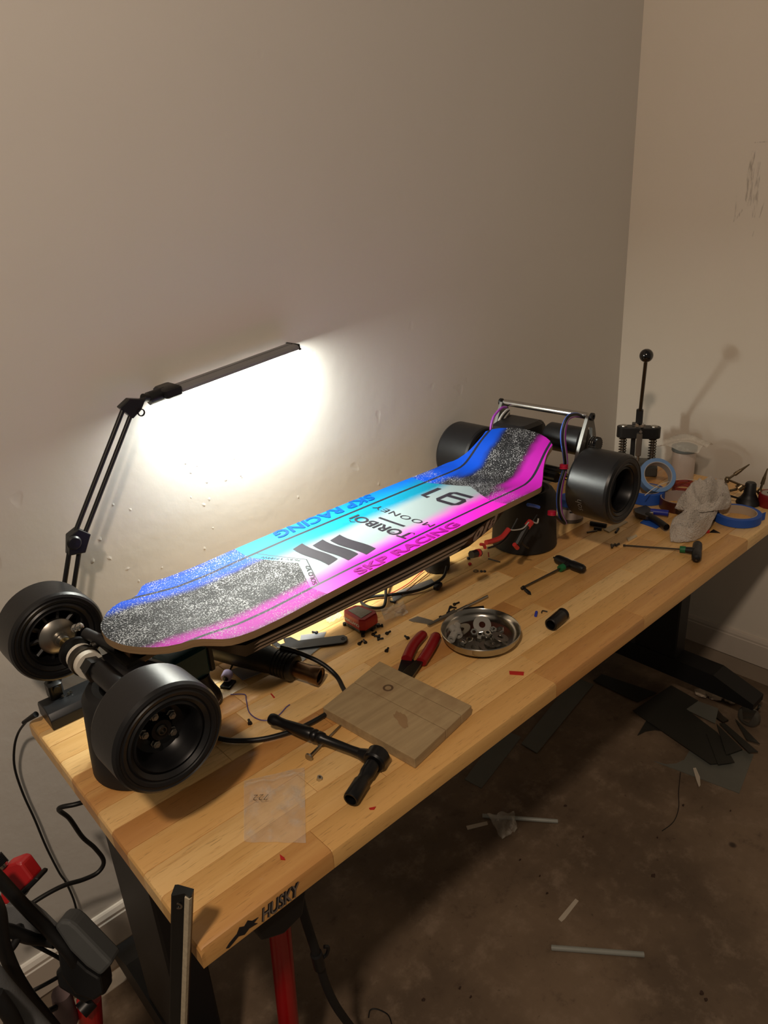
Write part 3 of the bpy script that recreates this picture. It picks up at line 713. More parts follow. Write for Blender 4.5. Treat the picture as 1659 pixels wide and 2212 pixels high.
lo = bpy.data.objects.new('lamp_light', ll); COL.objects.link(lo)
lm = HF @ Matrix.Translation((LEN / 2 + .013, 0, -.0050)); lo.matrix_world = lm
# ================================================================ things on the bench
def V(p, h=None):
    p = Vector(p)
    if h is not None: p.z = T + h
    return p
def place(mb, name, m, label, cat, at, group=None, smooth=38, bevel=0.0):
    o = mb.build(name, m, None, world=True, loc=Vector(at), smooth=smooth, bevel=bevel); return tag(o, label, cat, group)
def along(a, b): return math.atan2(b.y - a.y, b.x - a.x)
def sheet(name, px, m, label, cat, h=.0012, th=.0008, wr=0.0, n=10, floor=False, group=None):
    """four corners in order; thin sheet with real thickness and wrinkles"""
    P_ = [(F(x, y, h) if floor else G(x, y, h)) for x, y in px]; c = sum(P_, Vector()) / 4
    rs = [random.uniform(0, 6.28) for _ in range(8)]
    def fn(s, t_, dz):
        q = (P_[0] * (1 - s) + P_[1] * s) * (1 - t_) + (P_[3] * (1 - s) + P_[2] * s) * t_
        z = wr * (abs(math.sin(7 * s + rs[0] + 3 * t_)) * .5 + abs(math.sin(11 * t_ + rs[1] - 5 * s)) * .35 + .4 * math.sin(17 * s + rs[2]) * math.sin(13 * t_ + rs[3]) + .35) if wr else 0
        return Vector((q.x, q.y, q.z + max(0, z) + dz))
    mb = MB(); a = mb.grid(lambda s, t_: fn(s, t_, th), n, n); b = mb.grid(lambda s, t_: fn(s, t_, 0), n, n)
    for i in range(n):
        mb.face((a[i][0], b[i][0], b[i+1][0], a[i+1][0])); mb.face((a[i][n], a[i+1][n], b[i+1][n], b[i][n]))
        mb.face((a[0][i], a[0][i+1], b[0][i+1], b[0][i])); mb.face((a[n][i], b[n][i], b[n][i+1], a[n][i+1]))
    return place(mb, name, m, label, cat, c, group, smooth=60 if wr else 0)
def slab(name, px, m, label, cat, h0, h1, floor=False, group=None, bevel=0.0):
    P_ = [(F(x, y, h1) if floor else G(x, y, h1)) for x, y in px]; z = P_[0].z; c = sum(P_, Vector()) / len(P_); c.z = z - (h1 - h0)
    mb = MB(); mb.prism([(p.x, p.y) for p in P_], z - (h1 - h0), z)
    return place(mb, name, m, label, cat, c, group, smooth=0, bevel=bevel)
# ---- weathered board
def old_wood():
    m, t = newmat('weathered_wood'); co = t.coord('Object'); mp = t.add('ShaderNodeMapping'); mp.inputs['Rotation'].default_value = (0, 0, R(38)); mp.inputs['Scale'].default_value = (5, 60, 60); t.link(co, mp.inputs[0])
    g = t.noise(mp.outputs[0], 1.0, 5.0, .65); b = t.noise(co, 18.0, 3.0)
    col = t.mix(g, lin((128, 106, 74)), lin((196, 172, 130))); col = t.mix(t.math('MULTIPLY', t.ramp(b, .5, .75), .5), col, lin((142, 112, 78)))
    t.link(col, t.b.inputs['Base Color']); t.b.inputs['Roughness'].default_value = .8; t.bump(g, .3, .001); return m
M_OLD = old_wood()
bq = [G(x, y, .019) for x, y in ((697,1528),(820,1428),(1019,1524),(896,1640))]; bc = sum(bq, Vector()) / 4; bc.z = T
wb = thing('wood_board', 'square weathered grey board lying beside the black ratchet', 'board', bc)
def bl(s, t_): q = (bq[0]*(1-s)+bq[1]*s)*(1-t_)+(bq[3]*(1-s)+bq[2]*s)*t_; return q
# three tongue-edged strips side by side with sunk joints
for k, (s0, s1) in enumerate(((0, .52), (.527, .80), (.807, 1.0))):
    pts = [bl(s0, 0), bl(s1, 0), bl(s1, 1), bl(s0, 1)]
    mb = MB(); mb.prism([(p.x, p.y) for p in pts], T + .0005, T + .019); mb.build('plank', M_OLD, wb, world=True, smooth=0, bevel=.0012)
M_KNOT = mat('dark_knot', (92, 70, 46), .8)
q = bl(.68, .30)
mb = MB(); mb.lathe([(.0095, 0), (.0095, .0008), (.007, .0012), (.0055, .0003), (.0005, .0002)], (q.x, q.y, T + .0186), (0, 0, 1), 20); mb.build('screw_hole', M_KNOT, wb, world=True)
M_STAIN = mat('brown_stain', (150, 120, 84), .85, var=.2)
q = bl(.37, .64); mb = MB(); n = 22; poly = []
for i in range(n):
    an = 6.283 * i / n; k = random.uniform(.8, 1.2) * (.020 if abs(math.cos(an)) > .7 else .010); d_ = (bl(.30, .74) - bl(.46, .52)).normalized(); s_ = Vector((-d_.y, d_.x, 0))
    p_ = q + d_ * math.cos(an) * .022 * random.uniform(.8, 1.2) + s_ * math.sin(an) * .009 * random.uniform(.7, 1.3); poly.append(p_)
mb.face([mb.P((p_.x, p_.y, T + .0194)) for p_ in poly]); mb.build('stain', M_STAIN, wb, world=True, smooth=0)
# ---- ratchet with deep socket
a = G(584, 1552, .024); b = G(812, 1640, .0185); d = (b - a); dl = d.length; dx = d.normalized()
rt = thing('ratchet_wrench', 'black ratchet handle lying beside the weathered grey board', 'wrench', (b.x, b.y, T))
prof = [(.0085,0),(.0098,.004),(.0098,.014),(.0080,.020),(.0078,.035),(.0092,.055),(.0105,.080),(.0105,.095),(.0088,.098),(.0105,.101),(.0105,.106),(.0086,.109),(.0102,.112),(.0096,.122),(.0072,.126),(.0066,dl - .045),(.0075,dl - .026),(.0075, dl - .012)]
sc_ = dl / .235
mb = MB(); mb.lathe([(r, h * (sc_ if i < 15 else 1)) for i, (r, h) in enumerate(prof)], a, dx, 20); mb.build('handle', M_BLKM, rt, world=True)
e_ = G(757, 1728, .013); sd = (e_ - b); sd.z = -.0055; sdn = sd.normalized()
mb = MB(); mb.lathe([(.004, -.013), (.0165, -.013), (.0185, -.011), (.0185, .007), (.016, .010), (.004, .010)], b, sdn, 36); mb.cyl(b - dx * .030, b - dx * .008, .0075, .013, n=18); mb.build('head', M_BLKM, rt, world=True)
mb = MB(); mb.lathe([(.003, 0), (.009, 0), (.009, .004), (.003, .004)], b - sdn * .017, sdn, 18, closed=True); mb.build('selector', M_BLK, rt, world=True)
sk = thing('deep_socket', 'long black socket fitted on the head of the ratchet', 'socket', (e_.x, e_.y, T))
sl = sd.length
mb = MB(); mb.lathe([(.004, .012), (.0115, .012), (.0115, .032), (.0100, .036), (.0100, .046), (.0120, .050), (.0120, sl - .002), (.0112, sl), (.0090, sl), (.0085, sl - .02), (.0005, sl - .02)], b, sdn, 24); mb.build('body', M_BLKM, sk, world=True)
# ---- zip bag
def film(name, alpha, tint=(235, 228, 214)):
    m, t = newmat(name); n = t.noise(t.coord(), 38.0, 4.0); f2 = t.noise(t.coord(), 110.0, 2.0)
    t.b.inputs['Base Color'].default_value = (*lin(tint), 1); t.b.inputs['Roughness'].default_value = .16; t.b.inputs['Specular IOR Level'].default_value = .8
    t.link(t.math('ADD', t.math('MULTIPLY', t.ramp(n, .45, .8), .30), alpha), t.b.inputs['Alpha']); t.bump(t.math('ADD', n, t.math('MULTIPLY', f2, .4)), .6, .004); return m
M_FILM = film('clear_film', .14)
bag = thing('zip_bag', 'clear zip bag with a handwritten number near the front edge of the bench', 'bag', G(590, 1745))
def bagfn(s, t_, dz):
    P_ = [G(527,1688,.001), G(658,1658,.001), G(661,1822,.001), G(527,1820,.001)]
    q = (P_[0]*(1-s)+P_[1]*s)*(1-t_)+(P_[3]*(1-s)+P_[2]*s)*t_
    z = .003 * abs(math.sin(6*s+2*t_)) + .0022 * abs(math.sin(9*t_-4*s+1)) + .0016 * math.sin(23*s+5*t_) * math.sin(17*t_) + .001
    ed = min(1, 8*min(s, 1-s, t_, 1-t_)); return Vector((q.x, q.y, q.z + dz * ed + z * (.3 + .7 * ed)))
mb = MB(); mb.grid(lambda s, t_: bagfn(s, t_, .0016), 26, 30); mb.build('front_film', M_FILM, bag, world=True, smooth=60)
mb = MB(); mb.grid(lambda s, t_: bagfn(s, t_, 0), 26, 30); mb.build('back_film', M_FILM, bag, world=True, smooth=60)
mb = MB()
for tt in (.10, .125):
    mb.tube([bagfn(s / 12, tt, .0022) for s in range(13)], .0007, 6, 0)
zs = mb.build('zip_seal', M_FILM, bag, world=True); zs['kind'] = 'stuff'
oP = bagfn(.42, .37, .004); rd = (bagfn(.18, .37, .004) - bagfn(.42, .37, .004)); ww = rd.length; rd.normalize(); upd = Vector((-rd.y, rd.x, 0))
lettering('722', ww, .011, lambda x, y: oP + rd * x + upd * y + Vector((0, 0, .0025)), M_PRINTK, bag, 'lettering', .2, -.02)
# ---- long silver screw and small nut
a = G(666, 1637, .005); b = G(737, 1566, .003); d = (b - a).normalized(); ln = (b - a).length
mb = MB(); mb.lathe([(.0005, -.001), (.0065, 0), (.0072, .002), (.004, .005), (.0026, .008), (.0026, ln * .55), (.0019, ln * .6), (.0019, ln - .004), (.0004, ln)], a, d, 14)
place(mb, 'wood_screw', M_STEEL2, 'long silver screw lying under the black ratchet', 'screw', (a.x, a.y, T))
q = G(690, 1681, .003)
mb = MB(); mb.lathe([(.0022, -.003), (.0045, -.003), (.0045, .0025), (.0022, .0025)], q, (.2, -.3, 1), 6, closed=True); place(mb, 'hex_nut', M_STEEL, 'single small silver nut alone between zip bag and ratchet', 'nut', (q.x, q.y, T))
# ---- scraps of red on the bench
M_SCRAP = mat('red_scrap', (186, 34, 26), .6)
for (px, lab) in (([(1100,1449),(1132,1451),(1131,1458),(1101,1456)], 'red rectangular tape scrap in front of the steel dish'), ([(604,1845),(614,1852),(616,1857),(606,1856)], 'small red paper scrap below the zip bag'), ([(797,1745),(812,1742),(808,1748),(799,1748)], 'small red paper scrap right of the black socket on the ratchet'), ([(584,1498),(587,1498),(594,1506),(591,1507)], 'tiny dark red sliver left of the heat gun nozzle')):
    slab('paper_scrap', px, M_SCRAP, lab, 'scrap', 0, .0012)
# ---- pliers with red grips
pl = thing('wire_strippers', 'wire strippers with dark red grips between the board and the steel dish', 'pliers', G(890, 1420))
for pts in ([G(878,1424,.011), G(893,1393,.013), (G(917,1366,.012))], [G(910,1430,.011), G(930,1398,.013), G(944,1369,.012)]):
    pp = spline([Vector(p) for p in pts], 6); mb = MB(); rings = []
    for i, p_ in enumerate(pp):
        f_ = i / (len(pp) - 1); d_ = (pp[min(i+1, len(pp)-1)] - pp[max(i-1, 0)]).normalized(); s_ = Vector((-d_.y, d_.x, 0)).normalized()
        r_ = .0105 * (1 if f_ < .85 else math.sqrt(max(.02, 1 - ((f_ - .85) / .15) ** 2)) * .9 + .05); rings.append([mb.P(p_ + s_ * r_ * math.cos(6.283*k/12) + Vector((0, 0, 1)) * r_ * .85 * math.sin(6.283*k/12)) for k in range(12)])
    mb.skin(rings); gp = mb.build('grip', M_DRED, pl, world=True)
    d_ = (pp[-4] - pp[3]); ln = d_.length * .62; d_.normalize(); up_ = Vector((-d_.y, d_.x, 0))
    if pts[0].x > G(890,1424).x: lettering('WIRE STRIPPER', ln, .004, lambda x, y: pp[4] + d_ * x + up_ * (y - .003) + Vector((0, 0, .0102)), M_PRINTW, gp, 'lettering')
for pts, z0, z1 in (([(868,1420),(886,1420),(903,1432),(880,1462),(858,1452)], .004, .0085), ([(900,1428),(916,1430),(888,1470),(868,1458),(880,1444)], .0085, .0125)):
    P_ = [G(x, y, .008) for x, y in pts]; mb = MB(); mb.prism([(p.x, p.y) for p in P_], T + z0, T + z1); mb.build('jaw', M_DSTEEL if z0 > .005 else M_BLKM, pl, world=True, smooth=0, bevel=.0008)
# ---- steel dish with hardware
dl_, dr_ = G(953, 1366, .021), G(1124, 1362, .021); dc = (dl_ + dr_) / 2; dr = (dl_ - dr_).length / 2; dc = Vector((dc.x, dc.y, T))
mb = MB(); mb.lathe([(.0005, 0), (dr * .74, 0), (dr * .80, .001), (dr * .93, .006), (dr * .985, .013), (dr, .022), (dr * 1.012, .0232), (dr, .0245), (dr * .985, .0235), (dr * .96, .014), (dr * .90, .0075), (dr * .80, .0035), (.0005, .003)], (0, 0, .004), (0, 0, 1), 64)
dish = thing('parts_dish', 'round stainless steel dish full of nuts and washers', 'dish', dc); mb.build('bowl', mat('dish_steel', (172, 168, 160), .2, 1.0, var=.05), dish)
mb = MB(); mb.lathe([(dr * .60, 0), (dr * .78, 0), (dr * .78, .0045), (dr * .60, .0045)], (0, 0, 0), (0, 0, 1), 48, closed=True); mb.build('rubber_foot', M_RUB, dish)
def pd(px, py, h): return G(px, py, h + .006)
DS = lambda x, y: (930 + x * 210 / 1659, 1290 + y * 210 / 1659)
def hexnut(p, r, h, axn, name='hex_nut'):
    mb = MB(); mb.lathe([(r * .52, -h/2), (r * .9, -h/2), (r, -h/2 + h*.12), (r, h/2 - h*.12), (r * .9, h/2), (r * .52, h/2)], p, axn, 6, closed=True, rot=random.uniform(0, 1)); return mb
nuts = [(740,600,.012),(970,620,.012),(1065,560,.012),(1190,560,.012),(670,735,.007),(545,770,.010),(860,590,.008),(840,650,.006),(960,650,.006),(1040,600,.006)]
for x, y, h in nuts:
    p = pd(*DS(x, y), h); axn = (random.uniform(-.45,.45), random.uniform(-.55,.15), 1)
    place(hexnut(p, .0078, .007, axn), 'hex_nut', M_STEEL, 'shiny steel hex nut among the washers in the steel dish', 'nut', p, 'hex nuts in the steel dish')
wash = [(880,470,.020,.018,(-.5,-.75,.9),'large washer leaning up at the back of the steel dish'),(1190,680,.013,.0165,(.25,-.2,1),'flat washer at the right side of the steel dish'),(735,850,.007,.016,(-.15,-.1,1),'flat washer at the front left of the steel dish'),(965,840,.008,.016,(.1,-.15,1),'flat washer at the front middle of the steel dish'),(1060,790,.010,.016,(.2,.1,1),'flat washer overlapping the front middle one in the steel dish'),(520,560,.013,.020,(-.3,.3,1),'large washer behind the pale spacers in the steel dish'),(1290,770,.009,.009,(.3,-.3,1),'small washer at the right rim of the steel dish')]
for x, y, h, r, axn, lab in wash:
    p = pd(*DS(x, y), h); mb = MB(); mb.ringx(p - Vector(axn).normalized() * .0007, axn, r, r * .36, .0014, 32)
    place(mb, 'washer', M_STEEL2, lab, 'washer', p, 'flat washers in the steel dish')
M_CLR = mat('clear_nylon', (168, 164, 156), .2, alpha=.7)
for x, y, an in ((440,520,.5),(470,610,.9),(375,680,.4),(400,560,1.2)):
    p = pd(*DS(x, y), .016); mb = MB(); d_ = Vector((math.cos(an), math.sin(an), .1)); mb.lathe([(.0035, -.008), (.0078, -.008), (.0078, .008), (.0035, .008)], p, d_, 20, closed=True)
    place(mb, 'spacer', M_CLR, 'pale translucent spacer tube at the left of the steel dish', 'spacer', p, 'nylon spacers in the steel dish')
# ---- red craftsman box
cq = [G(x, y, .036) for x, y in ((738,1318),(772,1304),(819,1321),(782,1344))]
cc = sum(cq, Vector()) / 4; cc.z = T
box = thing('battery_charger', 'small red and black box with a dusty silver top and white lettering', 'charger', cc)
def inset(P_, k, z): c = sum(P_, Vector()) / len(P_); return [Vector(((p.x - c.x) * k + c.x, (p.y - c.y) * k + c.y, z)) for p in P_]
def cham(P_, k):
    out = []
    n = len(P_)
    for i in range(n): out += [P_[i].lerp(P_[i-1], k), P_[i].lerp(P_[(i+1) % n], k)]
    return out
oc = cham(cq, .16)
mb = MB(); mb.skin([[mb.P(p) for p in inset(oc, k, T + z)] for k, z in ((1.0, .012), (1.05, .016), (1.05, .028), (1.0, .034), (.92, .036))]); mb.build('shell', M_RED, box, world=True, smooth=25)
mb = MB(); mb.skin([[mb.P(p) for p in inset(oc, k, T + z)] for k, z in ((.92, .004), (.97, .016))]); mb.build('base', M_BLK, box, world=True, smooth=0)
fp = [oc[4].lerp(oc[3], .0), oc[5]]
M_DUST = mat('dusty_plate', (146, 138, 126), .55, .3, var=.35, nscale=80)
mb = MB(); mb.skin([[mb.P(p) for p in inset(cq, .64, T + z)] for z in (.0358, .0368)]); mb.build('top_plate', M_DUST, box, world=True, smooth=0)
i0, i1 = cq[0], cq[3]; d_ = (i0 - i1).normalized(); nrm = Vector((d_.y, -d_.x, 0)); 
cen = sum(cq, Vector()) / 4
if (i0 + i1 - 2 * cen).dot(nrm) < 0: nrm = -nrm
w_ = (i0 - i1).length * .78; off = ((i0 + i1) / 2 - cen).dot(nrm) * 1.05 + .0006
st_ = cen + nrm * off - d_ * w_ / 2
lettering('CRAFTSMAN', w_, .007, lambda x, y: (st_.x + d_.x * x, st_.y + d_.y * x, T + .0265 - y), M_PRINTW, box, 'lettering', .0, .03)
for p in inset(cq, .9, T):
    mb = MB(); mb.cyl((p.x, p.y, T), (p.x, p.y, T + .006), .004, n=10); mb.build('foot', M_BLK, box, world=True)
# ---- small black screws
sc_px = [(778, 1389, 'left one of two black screws in front of the red box', 0.3), (788, 1386, 'right one of two black screws in front of the red box', 1.2), (808, 1369, 'leftmost black screw of the small cluster right of the red box', 0.2), (816, 1374, 'middle black screw of the small cluster right of the red box', 2.2), (820, 1380, 'foremost black screw of the small cluster right of the red box', -0.6), (838, 1367, 'short black screw right of the small screw cluster', 0.1), (879, 1377, 'upright black screw left of the red pliers grip', 1.4), (836, 1404, 'black screw nearest the pliers jaws', 0.5), (822, 1352, 'black screw touching the right side of the red box', 2.6), (806, 1359, 'black screw at the right front foot of the red box', 0.2), (681, 1366, 'black screw lying on the pale plastic sheet', 1.9), (539, 1560, 'black screw between the near front wheel and the ratchet', 1.2), (850, 1300, 'black screw under the looping black cable', 2.0)]
for px, py, lab_, an in sc_px:
    p = G(px, py, .0024); d_ = Vector((math.cos(an), math.sin(an), 0)); mb = MB()
    mb.lathe([(.0005, -.0052), (.0038, -.005), (.0038, -.0015), (.0021, -.001), (.0021, .0075), (.0012, .0082)], p, d_, 10)
    place(mb, 'machine_screw', M_BLKM, lab_, 'screw', (p.x, p.y, T), 'small black screws around the red box')
# ---- flat pin wrench
P_ = [G(x, y, .004) for x, y in ((612,1380),(628,1376),(645,1384),(742,1372),(750,1376),(750,1384),(742,1389),(640,1402),(625,1400),(598,1399),(586,1390),(594,1384),(606,1392),(616,1389))]
c = G(670, 1386); pw = thing('pin_wrench', 'flat black wrench with a hooked head lying under the deck edge', 'wrench', c)
mb = MB(); mb.prism([(p.x, p.y) for p in P_], T + .0005, T + .005); mb.build('body', M_BLKM, pw, world=True, smooth=0, bevel=.0008)
q = G(741, 1379, .0052); mb = MB(); mb.lathe([(.0022, 0), (.0046, 0), (.0046, .0006), (.0022, .0006)], q, (0, 0, 1), 18, closed=True); mb.build('hanging_hole', M_RUB, pw, world=True)
# ---- clear and grey film scraps below the deck
M_GSHEET = mat('grey_film_sheet', (150, 152, 156), .18, alpha=.62, var=.2)
sheet('plastic_sheet', [(497,1448),(575,1422),(600,1440),(524,1470)], M_GSHEET, 'shiny grey plastic sheet under the front of the deck', 'sheet', .002, .001)
sheet('plastic_sheet', [(650,1372),(705,1365),(690,1400),(640,1440)], M_GSHEET, 'pale torn plastic sheet below the flat black wrench', 'sheet', .0008, .0006)
sheet('plastic_wrap', [(822,1322),(872,1304),(882,1330),(832,1345)], M_FILM, 'crumpled clear wrap right of the red box', 'wrap', .001, .0006, .006, 14)
sheet('plastic_wrap', [(700,1340),(735,1326),(740,1335),(712,1350)], M_FILM, 'crumpled clear wrap left of the red box', 'wrap', .001, .0006, .005, 12)
# ---- heat gun
hg = thing('heat_gun', 'black heat gun with a ribbed barrel and bronze nozzle under the deck', 'heat gun', G(560, 1440))
n1 = G(693, 1462, .022); n0 = G(560, 1418, .036); d_ = (n0 - n1).normalized(); ln = .055
mb = MB(); mb.lathe([(.0150, 0), (.0168, .001), (.0168, .018), (.0155, .020), (.0155, .060), (.012, .060), (.012, .004), (.0150, .002)], n1, d_, 28, closed=True); mb.build('nozzle', M_BRONZE, hg, world=True)
b0 = n1 + d_ * .052
prof = [(.017, 0), (.024, .002)]
for k in range(6): prof += [(.0255, .006 + .007 * k), (.0255, .010 + .007 * k), (.0240, .0105 + .007 * k), (.0240, .0125 + .007 * k)]
prof += [(.026, .06), (.031, .12), (.033, .17), (.030, .20), (.005, .205)]
mb = MB(); mb.lathe(prof, b0, d_, 30); mb.build('barrel', M_BLK, hg, world=True, smooth=30)
hb = b0 + d_ * .15
mb = MB(); mb.cyl(hb, hb + Vector((-.04, .10, -.012)), .018, .016, n=16); mb.build('handle', M_BLK, hg, world=True)
cord = [hb + Vector((.0, .0, .03)), G(605, 1398, .060), G(640, 1408, .050), G(690, 1430, .030), G(722, 1455, .012), G(737, 1478, .006), G(745, 1510, .006), G(700, 1545, .006), G(640, 1576, .006), G(570, 1596, .006), G(510, 1600, .006), G(470, 1594, .006), G(420, 1580, .006)]
mb = MB(); mb.tube(cord[1:], .0042, 10, 6); mb.build('cord', M_CABLE, hg, world=True)
# ---- teal cordless tool beside the front wheel
M_TEAL = mat('teal_plastic', (8, 66, 72), .42)
tt = thing('cordless_tool', 'dark teal power tool with a black flared foot behind the near front wheel', 'power tool', G(470, 1530))
k0 = G(478, 1522); 
mb = MB(); mb.lathe([(.005, 0), (.034, 0), (.036, .004), (.034, .016), (.027, .030), (.021, .046), (.020, .060), (.005, .060)], (k0.x - .02, k0.y + .03, T), (0, 0, 1), 32); mb.build('foot', M_BLK, tt, world=True)
tb = G(432, 1490); 
mb = MB(frame((k0.x - .03, k0.y + .045, T + .055), (1, .1, 0))); mb.box((-.046, -.03, .0), (.03, .035, .062), .006); mb.build('housing', M_TEAL, tt, world=True)
mb = MB(frame((k0.x - .03, k0.y + .045, T + .055), (1, .1, 0))); mb.box((.028, -.028, .002), (.040, .033, .060), .003); mb.build('end_cap', M_BLK, tt, world=True)
lettering('DRILL', .018, .0045, lambda x, y: (k0.x - .02 + .0352 * math.cos(R(-72) + x / .034), k0.y + .03 + .0352 * math.sin(R(-72) + x / .034), T + .006 + y), M_PRINTW, tt, 'lettering')
# lilac grinding stone
M_LIL = mat('lilac_stone', (172, 156, 184), .8, bump=.3)
q = G(487, 1466, .014); gs = thing('grinding_stone', 'small lilac grinding stone on a steel shank beside the teal tool', 'grinding stone', (q.x, q.y, T))
d_ = Vector((.7, .5, .15)).normalized()
mb = MB(); mb.lathe([(.004, 0), (.0085, 0), (.0098, .002), (.0098, .014), (.0085, .016), (.004, .016)], q, d_, 20); mb.build('stone', M_LIL, gs, world=True)
mb = MB(); mb.cyl(q - d_ * .002, q + d_ * .035, .0022, n=10); mb.build('shank', M_STEEL, gs, world=True)
mb = MB(); mb.lathe([(.0012, 0), (.0055, 0), (.0055, .001), (.0012, .001)], q - d_ * .001, d_, 16); mb.build('eyelet', M_BLKM, gs, world=True)
mb = MB(); mb.box((-.012, -.01, 0), (.012, .01, .0045)); mb.M = None
o_ = mb.build('stone_rest', M_BLKM, None, loc=(q.x + .002, q.y - .003, T), rz=.5, smooth=0); tag(o_, 'small black block under the lilac grinding stone', 'block')
# purple wire scrap
mb = MB(); mb.tube([G(x, y, .0016) for x, y in ((498,1500),(528,1500),(532,1512),(538,1538),(556,1553),(578,1556),(600,1547),(618,1528),(626,1522))], .0011, 6, 5)
place(mb, 'wire_scrap', mat('violet_wire', (92, 78, 130), .5), 'thin violet wire winding past the end of the ratchet handle', 'wire', G(540, 1540))
# ---- black tape roll, cables and blades under the middle of the deck
q = G(943, 1228); tm = thing('tape_measure', 'black and yellow tape measure under the deck', 'tape measure', q)
mb = MB(); mb.lathe([(.006, 0), (.030, 0), (.033, .004), (.033, .026), (.029, .031), (.006, .031)], (0, 0, 0), (0, 0, 1), 10); mb.build('case', M_RUB, tm)
mb = MB(); mb.lathe([(.0005, .031), (.017, .031), (.017, .0325), (.0005, .033)], (-.004, .002, 0), (0, 0, 1), 20); mb.build('badge', mat('yellow_label', (210, 180, 30), .5), tm)
mb = MB(); mb.tube([G(965, 1224, .03), G(958, 1246, .02), G(935, 1262, .010), G(900, 1276, .006), G(850, 1284, .006), G(800, 1290, .006), G(780, 1300, .007), G(800, 1312, .006), G(826, 1312, .006), G(833, 1296, .010), G(834, 1272, .012), G(842, 1250, .012)], .0034, 8, 6)
place(mb, 'cable', M_CABLE, 'black cable looping between the red box and the tape measure', 'cable', G(850, 1285))
q = G(946, 1266, .006); mb = MB(); mb.box((-.014, -.007, -.005), (.012, .007, .006), .002); mb.M = None
o_ = mb.build('plug', M_BLK, None, loc=q, rz=.4); tag(o_, 'small black plug beside the looping black cable', 'plug')
slab('steel_rule', [(846,1287),(862,1276),(932,1250),(938,1257),(868,1288),(850,1300)], M_GSHEET, 'grey steel strip under the looping black cable', 'strip', 0, .003)
for pts, m_, lab in (([(800,1288),(840,1283),(880,1262),(905,1240),(915,1232)], M_REDW, 'thin red wire running under the deck'), ([(868,1286),(900,1258),(925,1238),(935,1226)], mat('brown_wire', (120, 70, 40), .5), 'thin brown wire running under the deck')):
    mb = MB(); mb.tube([G(x, y, .004) for x, y in pts], .0011, 6, 5); place(mb, 'wire', m_, lab, 'wire', G(*pts[1]))
slab('utility_blade', [(883,1339),(902,1331),(935,1340),(936,1344),(925,1348),(890,1342)], M_STEEL2, 'grey utility knife blade left of the steel dish', 'blade', 0, .0014)
kn = thing('hobby_knife', 'slim silver knife handle tucked behind the steel dish', 'knife', G(990, 1325))
a = G(925, 1353, .004); b = G(985, 1322, .006); c_ = G(1053, 1288, .006); d_ = (b - a).normalized()
s_ = Vector((-d_.y, d_.x, 0)) * .0055
mb = MB(); mb.skin([[mb.P(p) for p in (a + s_ * .7, a - s_ * .7, b - s_, b + s_)], [mb.P(p + Vector((0, 0, .004))) for p in (a + s_ * .7, a - s_ * .7, b - s_, b + s_)]]); mb.build('grip', M_STEEL2, kn, world=True, smooth=0, bevel=.001)
mb = MB(); mb.cyl(b, b.lerp(c_, .35), .0042, n=14); mb.cyl(b.lerp(c_, .35), c_, .003, n=14); mb.build('shaft', M_STEEL2, kn, world=True)
for a, b, k in (((950,1334),(966,1327),0), ((967,1326),(972,1310),0), ((972,1311),(986,1313),0), ((980,1306),(992,1301),0), ((970,1324),(982,1317),0), ((1000,1318),(1045,1313),1)):
    p0, p1 = G(*a, .003), G(*b, .003); mb = MB(); mb.cyl(p0, p1, .0019 if not k else .005, n=8); mb.cyl(p0, p0 + (p1 - p0).normalized() * .004, .0034 if not k else .006, n=10)
    if k: place(mb, 'marker', M_BLK, 'black rod lying against the back of the steel dish', 'rod', p0)
    else: place(mb, 'long_screw', M_BLKM, 'slim black screw in the little heap behind the steel dish', 'screw', p0, 'slim black screws behind the steel dish')
# ---- T handle hex keys
M_GRN = mat('green_collar', (22, 104, 58), .5)
def tkey(tip, collar, hA, hB, label, up):
    t_ = thing('hex_key', label, 'hex key', (collar.x, collar.y, T)); d_ = (collar - tip).normalized()
    mid = (hA + hB) / 2
    mb = MB(); mb.cyl(tip, collar, .0022, n=6); mb.cyl(tip, tip + d_ * .006, .003, n=6); mb.build('shaft', M_DSTEEL, t_, world=True)
    mb = MB(); mb.lathe([(.003, -.008), (.0075, -.008), (.0082, -.006), (.0082, .005), (.003, .006)], collar, d_, 18); mb.build('collar', M_GRN, t_, world=True)
    hd_ = (hB - hA).normalized(); ln = (hB - hA).length
    mb = MB(); mb.lathe([(.004, 0), (.0085, .002), (.0108, .008), (.0112, ln * .35), (.0098, ln * .5), (.0112, ln * .65), (.0108, ln - .008), (.0085, ln - .002), (.004, ln)], hA, hd_, 20); mb.cyl(collar, mid, .007, .009, n=14)
    g_ = mb.build('handle', M_BLK, t_, world=True)
    mb = MB(); mb.cyl(hA - hd_ * .006, hA + hd_ * .004, .0022, n=6); mb.build('short_end', M_DSTEEL, t_, world=True)
    return g_, hd_, mid
g_, hd_, mid = tkey(G(1126, 1271, .004), G(1214, 1226, .010), G(1200, 1206, .012), G(1263, 1231, .012), 'black T-handle hex key with green collar beside the rear stand', 0)
sd_ = Vector((-hd_.y, hd_.x, 0))
lettering('CRAFTSMAN', .034, .004, lambda x, y: mid - hd_ * .018 + hd_ * x + sd_ * (y + .001) + Vector((0, 0, .0115)), M_PRINTW, g_, 'lettering')
tkey(G(1346, 1178, .004), G(1476, 1187, .010), G(1504, 1208, .012), G(1507, 1174, .012), 'black T-handle hex key with green collar in front of the towel', 0)
mb = MB(); a, b = G(1130, 1270, .003), G(1155, 1291, .003); d_ = (b - a).normalized(); mb.lathe([(.0005, -.001), (.0062, 0), (.0062, .002), (.003, .003), (.003, .010), (.0042, .012), (.0042, .026), (.0005, .034)], a, d_, 12)
place(mb, 'rivet', M_BLK, 'black push rivet at the tip of the hex key beside the rear stand', 'rivet', a)
